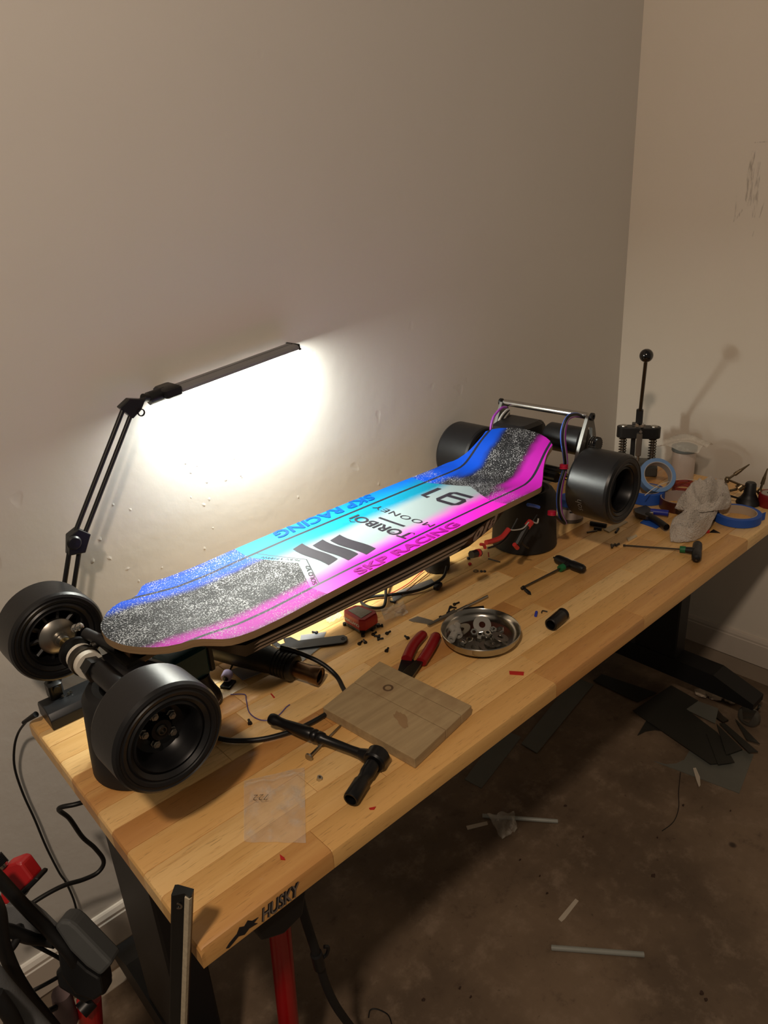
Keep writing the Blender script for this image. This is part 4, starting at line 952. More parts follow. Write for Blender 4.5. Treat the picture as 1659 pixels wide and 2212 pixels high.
# ---- lone deep socket
a, b = G(1189, 1350, .0135), G(1218, 1325, .0135); d_ = (b - a).normalized(); ln = (b - a).length
sk2 = thing('deep_socket', 'lone black deep socket lying right of the steel dish', 'socket', ((a.x + b.x) / 2, (a.y + b.y) / 2, T))
mb = MB(); mb.lathe([(.0005, .02), (.0095, .02), (.0095, .001), (.0112, 0), (.0132, .0015), (.0132, ln - .012), (.0126, ln - .011), (.0126, ln - .008), (.0132, ln - .007), (.0132, ln - .002), (.0115, ln), (.0005, ln)], a, d_, 26); mb.build('body', M_BLKM, sk2, world=True)
q = G(1158, 1326, .003); mb = MB(); mb.cyl(q + Vector((-.007, -.004, 0)), q + Vector((.007, .004, 0)), .003, n=10); place(mb, 'wire_sleeve', mat('blue_sleeve', (48, 62, 180), .5), 'small blue sleeve left of the lone deep socket', 'sleeve', q)
q = G(1170, 1324, .002); mb = MB(); mb.tube([q, q + Vector((.006, .002, .002)), q + Vector((.012, -.006, 0))], .0013, 6, 3); place(mb, 'wire_clip', M_BLK, 'tiny black clip beside the blue sleeve', 'clip', q)
# ---- crumbs near the rear stand
for (px, py, r, m_, lab, cat) in ((1015,1218,.0045,M_RED,'small red bead in front of the tape measure','bead'), (1012,1206,.0045,M_BLK,'small black bead behind the red bead','bead'), (1040,1234,.0035,M_BLK,'left one of two tiny black pellets near the red bead','pellet'), (1047,1234,.0035,M_BLK,'right one of two tiny black pellets near the red bead','pellet')):
    q = G(px, py, r * .8); mb = MB(); mb.sphere(q, r, 10, (1, 1.1, .8)); place(mb, cat, m_, lab, cat, q)
q = G(1028, 1234, .0015); mb = MB(); mb.ringx(q, (0, 0, 1), .0062, .0045, .0012, 20); place(mb, 'o_ring', M_DSTEEL, 'small grey ring beside the two black pellets', 'ring', q)
a, b = G(1055, 1207, .002), G(1080, 1214, .002); mb = MB(); mb.cyl(a, b, .0018, n=8); place(mb, 'drill_bit', M_DSTEEL, 'thin grey bit lying in front of the rear stand', 'bit', a)
q = G(1056, 1203, .003); mb = MB(); mb.cyl(q, q + Vector((0, .002, .012)), .0013, n=8); place(mb, 'wire_scrap', M_REDW, 'short red wire end in front of the rear stand', 'wire', q)
q = G(1326, 1181, .003); mb = MB()
for k in range(3): mb.cyl(q + Vector((.008 * k - .008, .004 * (k % 2), 0)), q + Vector((.008 * k + .002, .008 - .006 * k, .003)), .0028, n=8)
o_ = place(mb, 'hardware_pile', M_DSTEEL, 'tiny heap of dark screws at the tip of the right hex key', 'screws', q); o_['kind'] = 'stuff'
from mathutils import noise as mnoise
# ================================================================ far right end of the bench
def facing(c):
    f_ = Vector((RC.col[1].x, RC.col[1].y, 0)).normalized(); return f_, Vector((f_.y, -f_.x, 0))
def PN(px, py, c, n):
    d = _ray(px, py); return CAM + d * ((Vector(c) - CAM).dot(n) / d.dot(n))
# ---- lever press
pc = Vector((1.785, .455, T)); fw, rt_ = facing(pc)
pfw = Vector((.87, .49, 0)).normalized(); prt = Vector((pfw.y, -pfw.x, 0))
press = thing('lever_press', 'black hand press with two springs and a tall ball-ended lever', 'press', pc)
def pp(px, py): return PN(px, py, pc, pfw)
FR = frame(pc, prt, z=(0, 0, 1))
def loc(p): return FR.inverted() @ p
la, lb = loc(pp(1332, 935)), loc(pp(1427, 935)); ztop, zbot = loc(pp(1380, 921)).z, loc(pp(1380, 950)).z
mb = MB(FR)
n_ = 10; pts = []
hw_ = (lb.x - la.x) / 2; cx_ = (la.x + lb.x) / 2; rr0 = .018
for k in range(n_ + 1): an = -math.pi/2 + math.pi * k / n_; pts.append((cx_ + hw_ - rr0 + rr0 * math.cos(an), rr0 * math.sin(an)))
for k in range(n_ + 1): an = math.pi/2 + math.pi * k / n_; pts.append((cx_ - hw_ + rr0 + rr0 * math.cos(an), rr0 * math.sin(an)))
mb.prism(pts, zbot + .008, ztop); mb.build('crossbar', M_BLK, press, world=True, smooth=30, bevel=.002)
zpl = .03
for s in (-1, 1):
    x = cx_ + s * (hw_ - .02)
    mb = MB(FR); mb.cyl((x, 0, zpl), (x, 0, ztop + .002), .0062, n=16); mb.build('guide_rod', M_STEEL2, press, world=True)
    mb = MB(FR); turns = 9; hz0, hz1 = zpl + .004, zbot + .006
    mb.tube([(x + .0105 * math.cos(6.283 * i / 12), .0105 * math.sin(6.283 * i / 12), hz0 + (hz1 - hz0) * i / (12 * turns)) for i in range(12 * turns + 1)], .0017, 6, 0); mb.build('spring', M_DSTEEL, press, world=True)
    mb = MB(FR); mb.lathe([(.0005, 0), (.011, 0), (.010, .003), (.0005, .004)], (x, 0, ztop), (0, 0, 1), 18); mb.build('rod_cap', M_STEEL2, press, world=True)
mb = MB(FR); mb.box((cx_ - .062, -.040, 0), (cx_ + .062, .055, zpl), .003); mb.build('base', mat('press_base_grey', (70, 68, 62), .5, .3), press, world=True)
mb = MB(FR); mb.box((cx_ - .020, .012, zpl), (cx_ - .006, .034, ztop + .004)); mb.box((cx_ - .020, .0, ztop - .02), (cx_ + .014, .034, ztop + .002)); mb.build('column', M_BLK, press, world=True, smooth=0, bevel=.001)
mb = MB(FR); mb.box((cx_ - .005, -.026, zpl + .03), (cx_ + .012, -.012, ztop - .015), .002); mb.cyl((cx_ + .004, -.018, zpl + .002), (cx_ + .004, -.018, zpl + .03), .004, n=12); mb.build('ram', M_STEEL2, press, world=True)
mb = MB(FR); mb.prism([(cx_ - .014, ztop - .022), (cx_ + .022, ztop - .022), (cx_ + .018, ztop + .010), (cx_ - .012, ztop + .006)], .010, .014, frame((0, 0, 0), (1, 0, 0), z=(0, -1, 0))); mb.build('link_plate', M_STEEL2, press, world=True, smooth=0)
for x, z in ((-.006, .012), (.008, .010), (.006, -.008)):
    mb = MB(FR); mb.cyl((cx_ + x, -.032, ztop + z), (cx_ + x, -.008, ztop + z), .0045, n=12); mb.build('pin', M_STEEL, press, world=True)
ball = Vector((1.658, .383, T + .39)); lt = loc(ball); l0 = loc(pp(1381, 903)); l0.y = -.006
mb = MB(FR); mb.box((l0.x - .010, -.014, ztop + .008), (l0.x + .010, .006, ztop + .055), .003); mb.build('lever_fork', M_BLK, press, world=True)
mb = MB(FR); mb.cyl((l0.x + .001, -.004, ztop + .045), lt, .0052, n=16); mb.build('lever', M_DSTEEL, press, world=True)
mb = MB(FR); mb.sphere(lt, .0185, 28); mb.build('ball_knob', mat('gloss_black', (10, 10, 11), .12, coat=.6), press, world=True, smooth=60)
# ---- jar with a plastic bag on it
q = G(1472, 1034); q = Vector((q.x, q.y - .0, T))
jar = thing('jar', 'clear jar with a grey lid under a sheet of clear film behind the tape rolls', 'jar', q)
mb = MB(); mb.lathe([(.028, 0), (.033, .003), (.033, .098), (.030, .102), (.027, .102), (.029, .098), (.029, .006), (.0005, .005)], (0, 0, 0), (0, 0, 1), 36); mb.build('glass', mat('jar_frosted', (214, 200, 188), .3, alpha=.8), jar)
mb = MB(); mb.lathe([(.034, .088), (.036, .090), (.036, .103), (.030, .106), (.016, .106), (.014, .110), (.0005, .110)], (0, 0, 0), (0, 0, 1), 36); mb.build('lid', mat('jar_lid_grey', (120, 128, 128), .5), jar)
rs = .058
def bagtop(s, t_):
    x = (s - .5) * 2 * rs; y = (t_ - .5) * 2 * rs; d_ = math.hypot(x, y)
    return Vector((x, y, .122 + .012 * math.cos(d_ * 40) * (1 - d_ * 6) + .006 * math.sin(x * 120 + y * 60) - .18 * max(0, d_ - .03) ** 1.4 * 4))
mb = MB(); mb.grid(bagtop, 18, 18); o_ = mb.build('film_cover', film('milky_film', .38), None, loc=q, smooth=60); tag(o_, 'crumpled clear film resting on the jar lid', 'film')
# ---- tape rolls
M_TLB = mat('light_blue_tape', (112, 150, 200), .6); M_TB = mat('blue_tape', (34, 84, 176), .55); M_CORE = mat('cardboard_core', (178, 160, 138), .8); M_BRT = mat('brown_tape', (74, 34, 22), .3)
def roll(name, label, c, axn, ro, ri, h, m_, mcore, cat='tape'):
    t_ = thing(name, label, cat, (c.x, c.y, T)); axn = Vector(axn).normalized(); c = Vector(c) - axn * h / 2
    mb = MB(); mb.lathe([(ri + .0015, 0), (ro - .001, 0), (ro, .001), (ro, h - .001), (ro - .001, h), (ri + .0015, h)], c, axn, 56, closed=True); mb.build('tape_winding', m_, t_, world=True, smooth=30)
    mb = MB(); mb.lathe([(ri, -.0004), (ri + .0022, -.0004), (ri + .0022, h + .0004), (ri, h + .0004)], c, axn, 48, closed=True); mb.build('core', mcore, t_, world=True, smooth=30)
    return t_
cam2 = -fw
c = G(1408, 1092); cu = Vector((c.x, c.y, T + .025)) + fw * .03
cu = cu + fw * .015; roll('tape_roll', 'dark blue tape roll at the bottom of the stack behind the rear tyre', Vector((cu.x, cu.y, T + .0165)), (0, 0, 1), .050, .038, .032, M_TB, M_CORE)
c2 = PN(1418, 1029, cu + fw * .005, fw)
roll('tape_roll', 'light blue tape roll leaning on top of the stack behind the rear tyre', c2, Vector((cam2.x * .80, cam2.y * .80, .62)), .050, .037, .026, M_TLB, mat('pale_core', (176, 172, 170), .7))
c = G(1470, 1074, .030); roll('tape_roll', 'brown packing tape roll half covered by the grey towel', Vector((c.x, c.y, T + .0152)), (0, 0, 1), .053, .049, .030, M_BRT, mat('mauve_core', (168, 152, 144), .7))
c = G(1593, 1106, .022); fr_ = roll('tape_roll', 'flat blue painter tape roll at the right end of the bench', Vector((c.x, c.y, T + .0115)), (0, 0, 1), .058, .045, .022, M_TB, M_CORE)
mb = MB(); p = Vector((c.x, c.y, 0)) + rt_ * .058; mb.skin([[mb.P(Vector((p.x, p.y, T + z)) + rt_ * a_ + fw * b_) for a_, b_ in ((-.004, -.02), (.010, -.012), (.010, -.011), (-.004, -.018))] for z in (.001, .022)]); mb.build('loose_end', M_TB, fr_, world=True, smooth=0)
# ---- towel: folded heap of cloth
def cloth_mat():
    m, t = newmat('towel_cloth'); n = t.noise(t.coord(), 260.0, 2.0); b = t.noise(t.coord(), 30.0, 3.0)
    t.link(t.mix(b, lin((184, 173, 160)), lin((220, 210, 198))), t.b.inputs['Base Color']); t.b.inputs['Roughness'].default_value = .95; t.b.inputs['Sheen Weight'].default_value = .3
    t.bump(t.math('ADD', n, t.math('MULTIPLY', b, 2.0)), 1.0, .006); return m
M_TOWEL = cloth_mat()
OBST = [(G(1470, 1074, .030), .053, .0305), (G(1593, 1106, .022), .058, .0232)]
def towel_part(px, hts, seed, amp):
    """patch lofted over pixel rows: each row is a list of points lying at given heights"""
    rows = [[G(x, y, h) for (x, y), h in zip(r, hr)] for r, hr in zip(px, hts)]
    rows = [spline(r, 9) for r in rows]; cols = list(zip(*rows)); cols = [spline(list(cl), 9) for cl in cols]
    rnd = random.Random(seed); ph = [rnd.uniform(0, 6.28) for _ in range(6)]
    mb = MB(); nu, nv = len(cols), len(cols[0]); top = []; bot = []
    for i in range(nu):
        a_ = []; b_ = []
        for j in range(nv):
            s, t_ = i / (nu - 1), j / (nv - 1); e_ = min(1, 5 * min(s, 1 - s, t_, 1 - t_) + .15)
            nv1 = mnoise.noise(Vector((s * 3.2 + ph[0], t_ * 2.2, ph[1]))); nv2 = mnoise.noise(Vector((s * 6 + ph[2], t_ * 5, ph[3])))
            z = amp * e_ * (2.2 * (.30 - abs(nv1)) * 1.6 + 1.3 * (.25 - abs(nv2)) + math.sin(9 * s - 5 * t_ + ph[4]) * .5)
            p = cols[i][j] + Vector((0, 0, z)); p.z = max(p.z, T + .0045)
            for oc_, or_, ot_ in OBST:
                if math.hypot(p.x - oc_.x, p.y - oc_.y) < or_ + .003: p.z = max(p.z, T + ot_ + .0055)
            a_.append(mb.P(p)); b_.append(mb.P(p - Vector((0, 0, .004))))
        top.append(a_); bot.append(b_)
    for g in (top, bot):
        for i in range(nu - 1):
            for j in range(nv - 1): mb.face((g[i][j], g[i+1][j], g[i+1][j+1], g[i][j+1]))
    for i in range(nu - 1):
        mb.face((top[i][0], bot[i][0], bot[i+1][0], top[i+1][0])); mb.face((top[i][-1], top[i+1][-1], bot[i+1][-1], bot[i][-1]))
    for j in range(nv - 1):
        mb.face((top[0][j], top[0][j+1], bot[0][j+1], bot[0][j])); mb.face((top[-1][j], bot[-1][j], bot[-1][j+1], top[-1][j+1]))
    return mb
tw = thing('towel', 'crumpled pale grey terry towel heaped over the brown tape roll', 'towel', G(1510, 1120))
mb = towel_part([[(1476,1106),(1456,1118),(1447,1142),(1449,1167)], [(1498,1100),(1486,1114),(1476,1142),(1474,1169)], [(1518,1096),(1512,1112),(1506,1138),(1504,1162)], [(1540,1094),(1536,1108),(1532,1126),(1528,1146)], [(1556,1090),(1552,1100),(1546,1112),(1540,1124)]],
    [[.034,.032,.022,.006],[.046,.050,.030,.006],[.048,.040,.036,.008],[.046,.040,.030,.010],[.040,.036,.032,.030]], 3, .016)
mb.build('front_fold', M_TOWEL, tw, world=True, smooth=70)
mb = towel_part([[(1458,1096),(1463,1086),(1474,1074),(1484,1066)], [(1488,1102),(1490,1078),(1498,1060),(1510,1046)], [(1518,1104),(1520,1078),(1524,1056),(1532,1040)], [(1548,1102),(1552,1082),(1556,1062),(1556,1044)], [(1572,1094),(1578,1084),(1578,1072),(1570,1058)]],
    [[.034,.038,.040,.034],[.044,.060,.052,.034],[.050,.058,.068,.030],[.046,.056,.050,.026],[.026,.032,.030,.014]], 5, .020)
mb.build('back_fold', M_TOWEL, tw, world=True, smooth=70)
mb = towel_part([[(1540,1096),(1546,1090),(1554,1080)], [(1556,1098),(1562,1090),(1566,1078)], [(1570,1096),(1575,1088),(1577,1078)], [(1577,1092),(1580,1087),(1579,1081)]], [[.046,.052,.046],[.030,.044,.036],[.028,.038,.032],[.022,.030,.026]], 9, .004)
mb.build('rolled_corner', M_TOWEL, tw, world=True, smooth=70)
# ---- red wire coil and red-handled tool
M_WR = mat('dark_red_wire', (142, 34, 40), .45)
q = G(1480, 1062)
cw = thing('wire_coil', 'coil of dark red wire behind the brown tape roll', 'wire', q)
mb = MB()
mb.tube([(.034 * math.cos(.5 * i) + .003 * math.sin(i), .034 * math.sin(.5 * i), .004 + .00035 * i) for i in range(56)], .0019, 6, 2); mb.build('coil', M_WR, cw)
q = G(1545, 1045); mb = MB(); a, b = G(1500, 1054, .008), G(1561, 1040, .012); mb.lathe([(.003, 0), (.004, .02), (.0075, .05), (.009, .09), (.008, (b - a).length)], a, (b - a).normalized(), 14); place(mb, 'screwdriver', M_DRED, 'dark red tool handle sticking out behind the towel', 'tool', a)
mb = MB(); mb.tube([G(1393, 1070, .052), G(1420, 1050, .060), G(1455, 1038, .050), G(1490, 1036, .03), G(1525, 1043, .012)], .0011, 6, 6); place(mb, 'zip_tie', M_WHITE, 'thin white strip arching over the tape rolls', 'strip', G(1455, 1060))
# ---- helping hands stand
hb_ = G(1616, 1088); hh_ = thing('helping_hands', 'soldering helper stand with black iron base and steel alligator clips', 'stand', hb_)
mb = MB(); mb.lathe([(.005, 0), (.030, 0), (.032, .004), (.029, .012), (.022, .018), (.016, .030), (.014, .058), (.011, .062), (.004, .062)], (0, 0, 0), (0, 0, 1), 24); mb.build('base', M_BLKS, hh_)
hq = Vector((hb_.x, hb_.y, T))
def hp_(px, py): return PN(px, py, hq, fw)
def seg(pts, r, nm, m_=M_BRASS, n=10):
    mb = MB()
    for a, b in zip(pts[:-1], pts[1:]): mb.cyl(a, b, r, n=n)
    return mb.build(nm, m_, hh_, world=True)
M_OLDST = mat('old_nickel', (128, 112, 88), .35, 1.0)
seg([hp_(1572, 1036), hp_(1640, 1064)], .0030, 'crossbar', M_OLDST); seg([hp_(1594, 1056), hp_(1602, 1050)], .011, 'clamp_block', M_OLDST, 12); seg([hp_(1577, 1060), hp_(1592, 1057)], .0035, 'wing_nut', M_OLDST); seg([hp_(1577, 1071), hp_(1600, 1078)], .0028, 'screw', M_BLKS)
for base, tip in (((1571, 1036), (1619, 1003)), ((1641, 1062), (1658, 1012))):
    a, b = hp_(*base), hp_(*tip); d_ = (b - a)
    mb = MB(); mb.sphere(a, .0075, 12); mb.cyl(a - Vector((0, 0, .008)), a + Vector((0, 0, .008)), .005, n=10); mb.build('ball_joint', M_OLDST, hh_, world=True)
    mb = MB(); mb.cyl(a, a + d_ * .35, .003, n=8); mb.cyl(a + d_ * .33, a + d_ * .62, .0052, .0045, n=10); mb.cyl(a + d_ * .6, b, .0042, .0015, n=8); u_ = Vector((0, 0, .006)); mb.cyl(a + d_ * .36 + u_, a + d_ * .66 + u_ * .3, .002, n=6); mb.build('alligator_clip', M_OLDST, hh_, world=True)
# ---- red solder spool
q = G(1662, 1092); sp_ = thing('solder_spool', 'red spool at the far right edge of the bench', 'spool', q)
mb = MB(); mb.lathe([(.008, 0), (.029, 0), (.030, .002), (.030, .034), (.028, .037), (.024, .036), (.022, .030), (.010, .030), (.008, .036)], (0, 0, 0), (0, 0, 1), 32, closed=True); mb.build('rim', mat('spool_red', (120, 16, 18), .4), sp_)
mb = MB(); mb.lathe([(.010, .030), (.024, .032), (.024, .036), (.010, .036)], (0, 0, 0), (0, 0, 1), 32, closed=True); mb.build('winding', M_STEEL2, sp_)
# ---- bottle with blue lid, small parts below the rear tyre
q = G(1236, 1128); q = Vector((q.x, q.y, T)) + fw * .02
bo = thing('bottle', 'grey jar with a blue lid and white label behind the rear tyre', 'bottle', q)
mb = MB(); mb.lathe([(.031, 0), (.034, .004), (.034, .042), (.031, .046), (.0005, .046)], (0, 0, 0), (0, 0, 1), 32); mb.build('body', mat('grey_jar', (86, 84, 84), .35), bo)
mb = MB(); mb.lathe([(.0005, .046), (.033, .046), (.034, .048), (.034, .062), (.031, .065), (.0005, .065)], (0, 0, 0), (0, 0, 1), 32); mb.build('lid', M_TB, bo)
lab_a = math.atan2(-fw.y, -fw.x)
mb = MB(); k = 14; ids = []
for i in range(k + 1): an = lab_a - .9 + 1.9 * i / k; ids.append((mb.P((.0345 * math.cos(an), .0345 * math.sin(an), .012)), mb.P((.0345 * math.cos(an), .0345 * math.sin(an), .040))))
for a, b in zip(ids[:-1], ids[1:]): mb.face((a[0], b[0], b[1], a[1]))
mb.build('label', mat('label_paper', (176, 164, 158), .7), bo)
mb = MB(); ids = []
for i in range(7): an = lab_a - .35 + .7 * i / 6; ids.append((mb.P((.0348 * math.cos(an), .0348 * math.sin(an), .032)), mb.P((.0348 * math.cos(an), .0348 * math.sin(an), .037))))
for a, b in zip(ids[:-1], ids[1:]): mb.face((a[0], b[0], b[1], a[1]))
mb.build('label_print', M_PRINTK, bo)
slab('wood_stick', [(1304,1143),(1345,1122),(1356,1127),(1316,1149)], mat('pale_strip', (196, 180, 150), .6), 'pale flat strip lying below the rear tyre', 'strip', 0, .003)
slab('wood_stick', [(1354,1162),(1374,1154),(1377,1158),(1357,1169)], MATS['pale_strip'], 'short pale scrap between the two hex keys', 'scrap', 0, .002)
for pts, r, m_, lab in (([(1275,1130),(1310,1136)], .006, M_BLK, 'black plastic rod behind the pale flat strip'), ([(1283,1141),(1300,1143)], .004, M_BLK, 'short black rod left of the pale flat strip'), ([(1268,1150),(1290,1146)], .0022, M_DSTEEL, 'thin grey pin in front of the blue-lidded jar'), ([(1330,1150),(1336,1142)], .003, M_BLK, 'tiny black pin right of the pale flat strip')):
    a, b = G(*pts[0], r), G(*pts[1], r); mb = MB(); mb.cyl(a, b, r, n=10); place(mb, 'rod', m_, lab, 'rod', (a.x, a.y, T))
# ---- pliers with blue and black handles
bp_ = thing('pliers', 'pliers with blue and black handles under the towel', 'pliers', G(1415, 1120))
for pts, m_ in (([(1405,1105),(1428,1107),(1444,1109)], mat('blue_grip', (30, 44, 150), .45)), ([(1398,1112),(1422,1126),(1440,1139)], M_BLK)):
    mb = MB(); mb.tube([G(x, y, .014) for x, y in pts], .0085, 12, 5); mb.build('handle', m_, bp_, world=True)
P_ = [G(x, y, .016) for x, y in ((1368,1100),(1395,1092),(1410,1102),(1412,1116),(1395,1116),(1372,1108))]
mb = MB(); mb.prism([(p.x, p.y) for p in P_], T + .006, T + .018); mb.build('jaws', M_DSTEEL, bp_, world=True, smooth=0, bevel=.001)
q = G(1407, 1109, .020); mb = MB(); mb.lathe([(.0005, .004), (.005, .003), (.005, -.002)], q, (0, 0, 1), 14); mb.build('pivot', M_STEEL, bp_, world=True)
slab('blue_booklet', [(1383,1128),(1398,1118),(1432,1133),(1418,1140)], M_TB, 'blue card lying under the blue and black pliers', 'card', 0, .003)
q = G(1528, 1148, .004); mb = MB(); mb.cyl(q - rt_ * .006, q + rt_ * .004, .0045, n=12); place(mb, 'bead', M_RED, 'small red bead at the right corner of the towel', 'bead', q)
slab('utility_blade', [(1532,1150),(1541,1143),(1556,1151)], M_DSTEEL, 'small grey blade beside the red bead at the towel corner', 'blade', 0, .0012)
# ================================================================ floor
M_SHT = mat('dark_sheet', (46, 45, 40), .4, var=.2, nscale=12); M_SHG = mat('grey_sheet', (104, 104, 96), .3, var=.15, nscale=10)
M_PALE = mat('pale_offcut', (190, 178, 160), .7); M_TUBE = mat('clear_tube', (170, 172, 164), .3, alpha=.7)
zf = [0.0]
def fsheet(px, m_, label, th=.0022, group=None):
    o = slab('sheet_offcut', px, m_, label, 'sheet', zf[0], zf[0] + th, True, group); zf[0] += th + .0002; return o
fsheet([(1004,1683),(1040,1702),(1126,1592),(1084,1574)], M_SHG, 'grey sheet strip lying on the floor nearest the bench edge')
fsheet([(1126,1606),(1160,1626),(1282,1478),(1240,1462)], M_SHG, 'long pointed grey sheet strip on the floor under the bench')
zf[0] = 0
fsheet([(1413,1644),(1440,1651),(1460,1649),(1478,1641),(1489,1622),(1560,1600),(1628,1630),(1597,1713)], M_SHG, 'large grey sheet with a curved cut-out on the floor by the caster')
fsheet([(1377,1588),(1398,1553),(1436,1570),(1434,1579),(1415,1576),(1395,1579)], M_SHT, 'small dark sheet with a curved edge left of the sheet pile')
fsheet([(1282,1470),(1300,1456),(1418,1496),(1377,1516)], M_SHT, 'long dark sheet strip reaching back from the sheet pile')
fsheet([(1478,1530),(1507,1514),(1552,1530),(1545,1562)], M_SHG, 'grey offcut at the back of the sheet pile')
fsheet([(1367,1535),(1450,1480),(1508,1513),(1482,1531),(1551,1583),(1586,1645),(1535,1650)], M_SHT, 'largest dark sheet on top of the sheet pile on the floor')
fsheet([(1526,1584),(1587,1646),(1551,1651)], M_SHT, 'narrow dark triangular offcut at the front of the sheet pile')
fsheet([(1548,1563),(1604,1618),(1569,1630)], M_SHT, 'dark triangular offcut in the middle of the sheet pile')
fsheet([(1554,1562),(1566,1562),(1638,1624),(1618,1625)], M_SHT, 'long dark sliver offcut right in the sheet pile')
fsheet([(1588,1552),(1642,1607),(1613,1597)], M_SHT, 'pointed dark offcut nearest the caster wheel')
o_ = slab('clip', [(1530,1535),(1548,1530),(1562,1546),(1574,1555),(1562,1560),(1545,1548)], M_DSTEEL, 'small bent metal clip on the floor behind the sheet pile', 'clip', 0, .006, True)
def paper(px, label, th=.0012, m_=M_PALE): return slab('paper_strip', px, m_, label, 'scrap', .0024 if px[0][1] < 1720 and px[0][0] > 1480 else 0, .0038 if px[0][1] < 1720 and px[0][0] > 1480 else th, True)
paper([(1497,1659),(1503,1658),(1512,1678),(1513,1696),(1510,1700),(1504,1684)], 'curved white strip lying on the large grey sheet')
paper([(1243,1941),(1250,1946),(1220,1985),(1213,1991),(1206,1985)], 'short pale paper strip in the middle of the floor')
paper([(1007,1784),(1052,1774),(1054,1781),(1010,1792)], 'short pale strip left of the clear bag on the floor')
for a, b, lab, r in (((1191,2047), (1391,2062), 'long translucent tube on the floor at the bottom of the picture', .006), ((1042,1762), (1205,1774), 'translucent tube on the floor beside the clear bag', .0055)):
    p0, p1 = F(*a, r), F(*b, r); mb = MB(); d_ = (p1 - p0); mb.lathe([(r, 0), (r, d_.length), (r * .75, d_.length), (r * .75, 0)], p0, d_.normalized(), 14, closed=True); place(mb, 'plastic_tube', M_TUBE, lab, 'tube', (p0.x, p0.y, 0))
sheet('plastic_bag', [(1052,1768),(1110,1762),(1118,1800),(1085,1822)], M_FILM, 'crumpled clear bag on the floor beside the translucent tube', 'bag', .002, .0008, .016, 14, True)
M_TISS = mat('tissue', (176, 160, 142), .9, bump=.4)
for px, py, r, lab in ((1517,1496,.022,'left lump of crumpled tissue beside the foot beam'), (1548,1498,.030,'middle lump of crumpled tissue beside the foot beam'), (1580,1506,.026,'right lump of crumpled tissue beside the foot beam')):
    q = F(px, py, r * .5); mb = MB(); n = 14
    rings = []
    for j in range(1, 7):
        t_ = math.pi * j / 7; rings.append([mb.P(q + Vector((r * 1.2 * math.sin(t_) * math.cos(6.283*i/n) * random.uniform(.8,1.2), r * math.sin(t_) * math.sin(6.283*i/n) * random.uniform(.8,1.2), -r * .5 * math.cos(t_) * random.uniform(.8, 1.1)))) for i in range(n)])
    mb.skin(rings); place(mb, 'tissue', M_TISS, lab, 'tissue', (q.x, q.y, 0), smooth=20)
mb = MB(); mb.tube([F(x, y, .002) for x, y in ((1470,1668),(1466,1710),(1466,1745),(1455,1775),(1430,1795))], .001, 6, 5); place(mb, 'thread', M_CABLE, 'thin dark thread curling on the floor below the grey sheet', 'thread', F(1466, 1740))
mb = MB(); mb.tube([F(x, y, .002) for x, y in ((796,2198),(800,2182),(815,2180),(838,2192),(846,2212))], .0014, 6, 5); place(mb, 'thread', M_CABLE, 'thin dark wire curling on the floor at the bottom edge', 'thread', F(810, 2190))
M_CRUMB = mat('brown_crumb', (58, 38, 26), .8)
for px, py, s in ((1221,1741,7),(1411,1892,9),(1182,1930,5),(1166,1893,4),(1515,2145,8),(1525,2160,6),(1476,1740,6),(1578,1752,4),(1420,1810,4),(1123,1858,5),(915,2160,6),(1017,2154,4),(993,2135,5),(1260,1808,4)):
    q = F(px, py); mb = MB(); k = s * .00075; n = 7; an = random.uniform(0, 3)
    rings = [[mb.P((q.x + k * f_ * math.cos(an + 6.283*i/n) * random.uniform(.6, 1.4), q.y + .7 * k * f_ * math.sin(an + 6.283*i/n) * random.uniform(.6, 1.4), z)) for i in range(n)] for f_, z in ((1, .0004), (.7, .003))]
    mb.skin(rings); place(mb, 'leaf_crumb', M_CRUMB, 'small dark brown crumb of dried leaf on the concrete floor', 'debris', (q.x, q.y, 0), 'dark crumbs on the floor', smooth=0)
# ================================================================ left and bottom: cords, bar, pole, folded frame
mb = MB(); pts = [(72,1548,.585),(58,1558,.600),(40,1582,.630),(31,1615,.640),(32,1660,.645),(50,1715,.645),(75,1770,.645),(100,1830,.645),(128,1885,.645),(142,1905,.645),(158,1940,.645),(166,1970,.640),(172,2005,.635),(190,2060,.60),(200,2130,.56)]
mb.tube([PY(x, y, d_) for x, y, d_ in pts], .0022, 8, 5); lc = place(mb, 'lamp_cord', M_CABLE, 'thin black lamp cord hanging down the wall left of the bench', 'cord', PY(50, 1715, .645))
mb = MB(); a, b = PY(50, 1561, .605), PY(78, 1543, .582); mb.cyl(a, b, .0032, .0055, n=12); mb.build('plug', M_BLK, lc, world=True)
mb = MB(); pts = [(215,1722,.50),(165,1737,.50),(127,1747,.52),(150,1768,.54),(178,1808,.55),(205,1832,.55),(224,1860,.55),(212,1884,.55),(180,1900,.55),(140,1912,.55),(100,1932,.55),(60,1958,.55),(30,1985,.55),(-20,2020,.55)]
mb.tube([PY(x, y, d_) for x, y, d_ in pts], .0042, 10, 6); place(mb, 'power_cord', M_CABLE, 'thick black power cord bulging out from under the left end of the bench', 'cord', PY(212, 1884, .55))
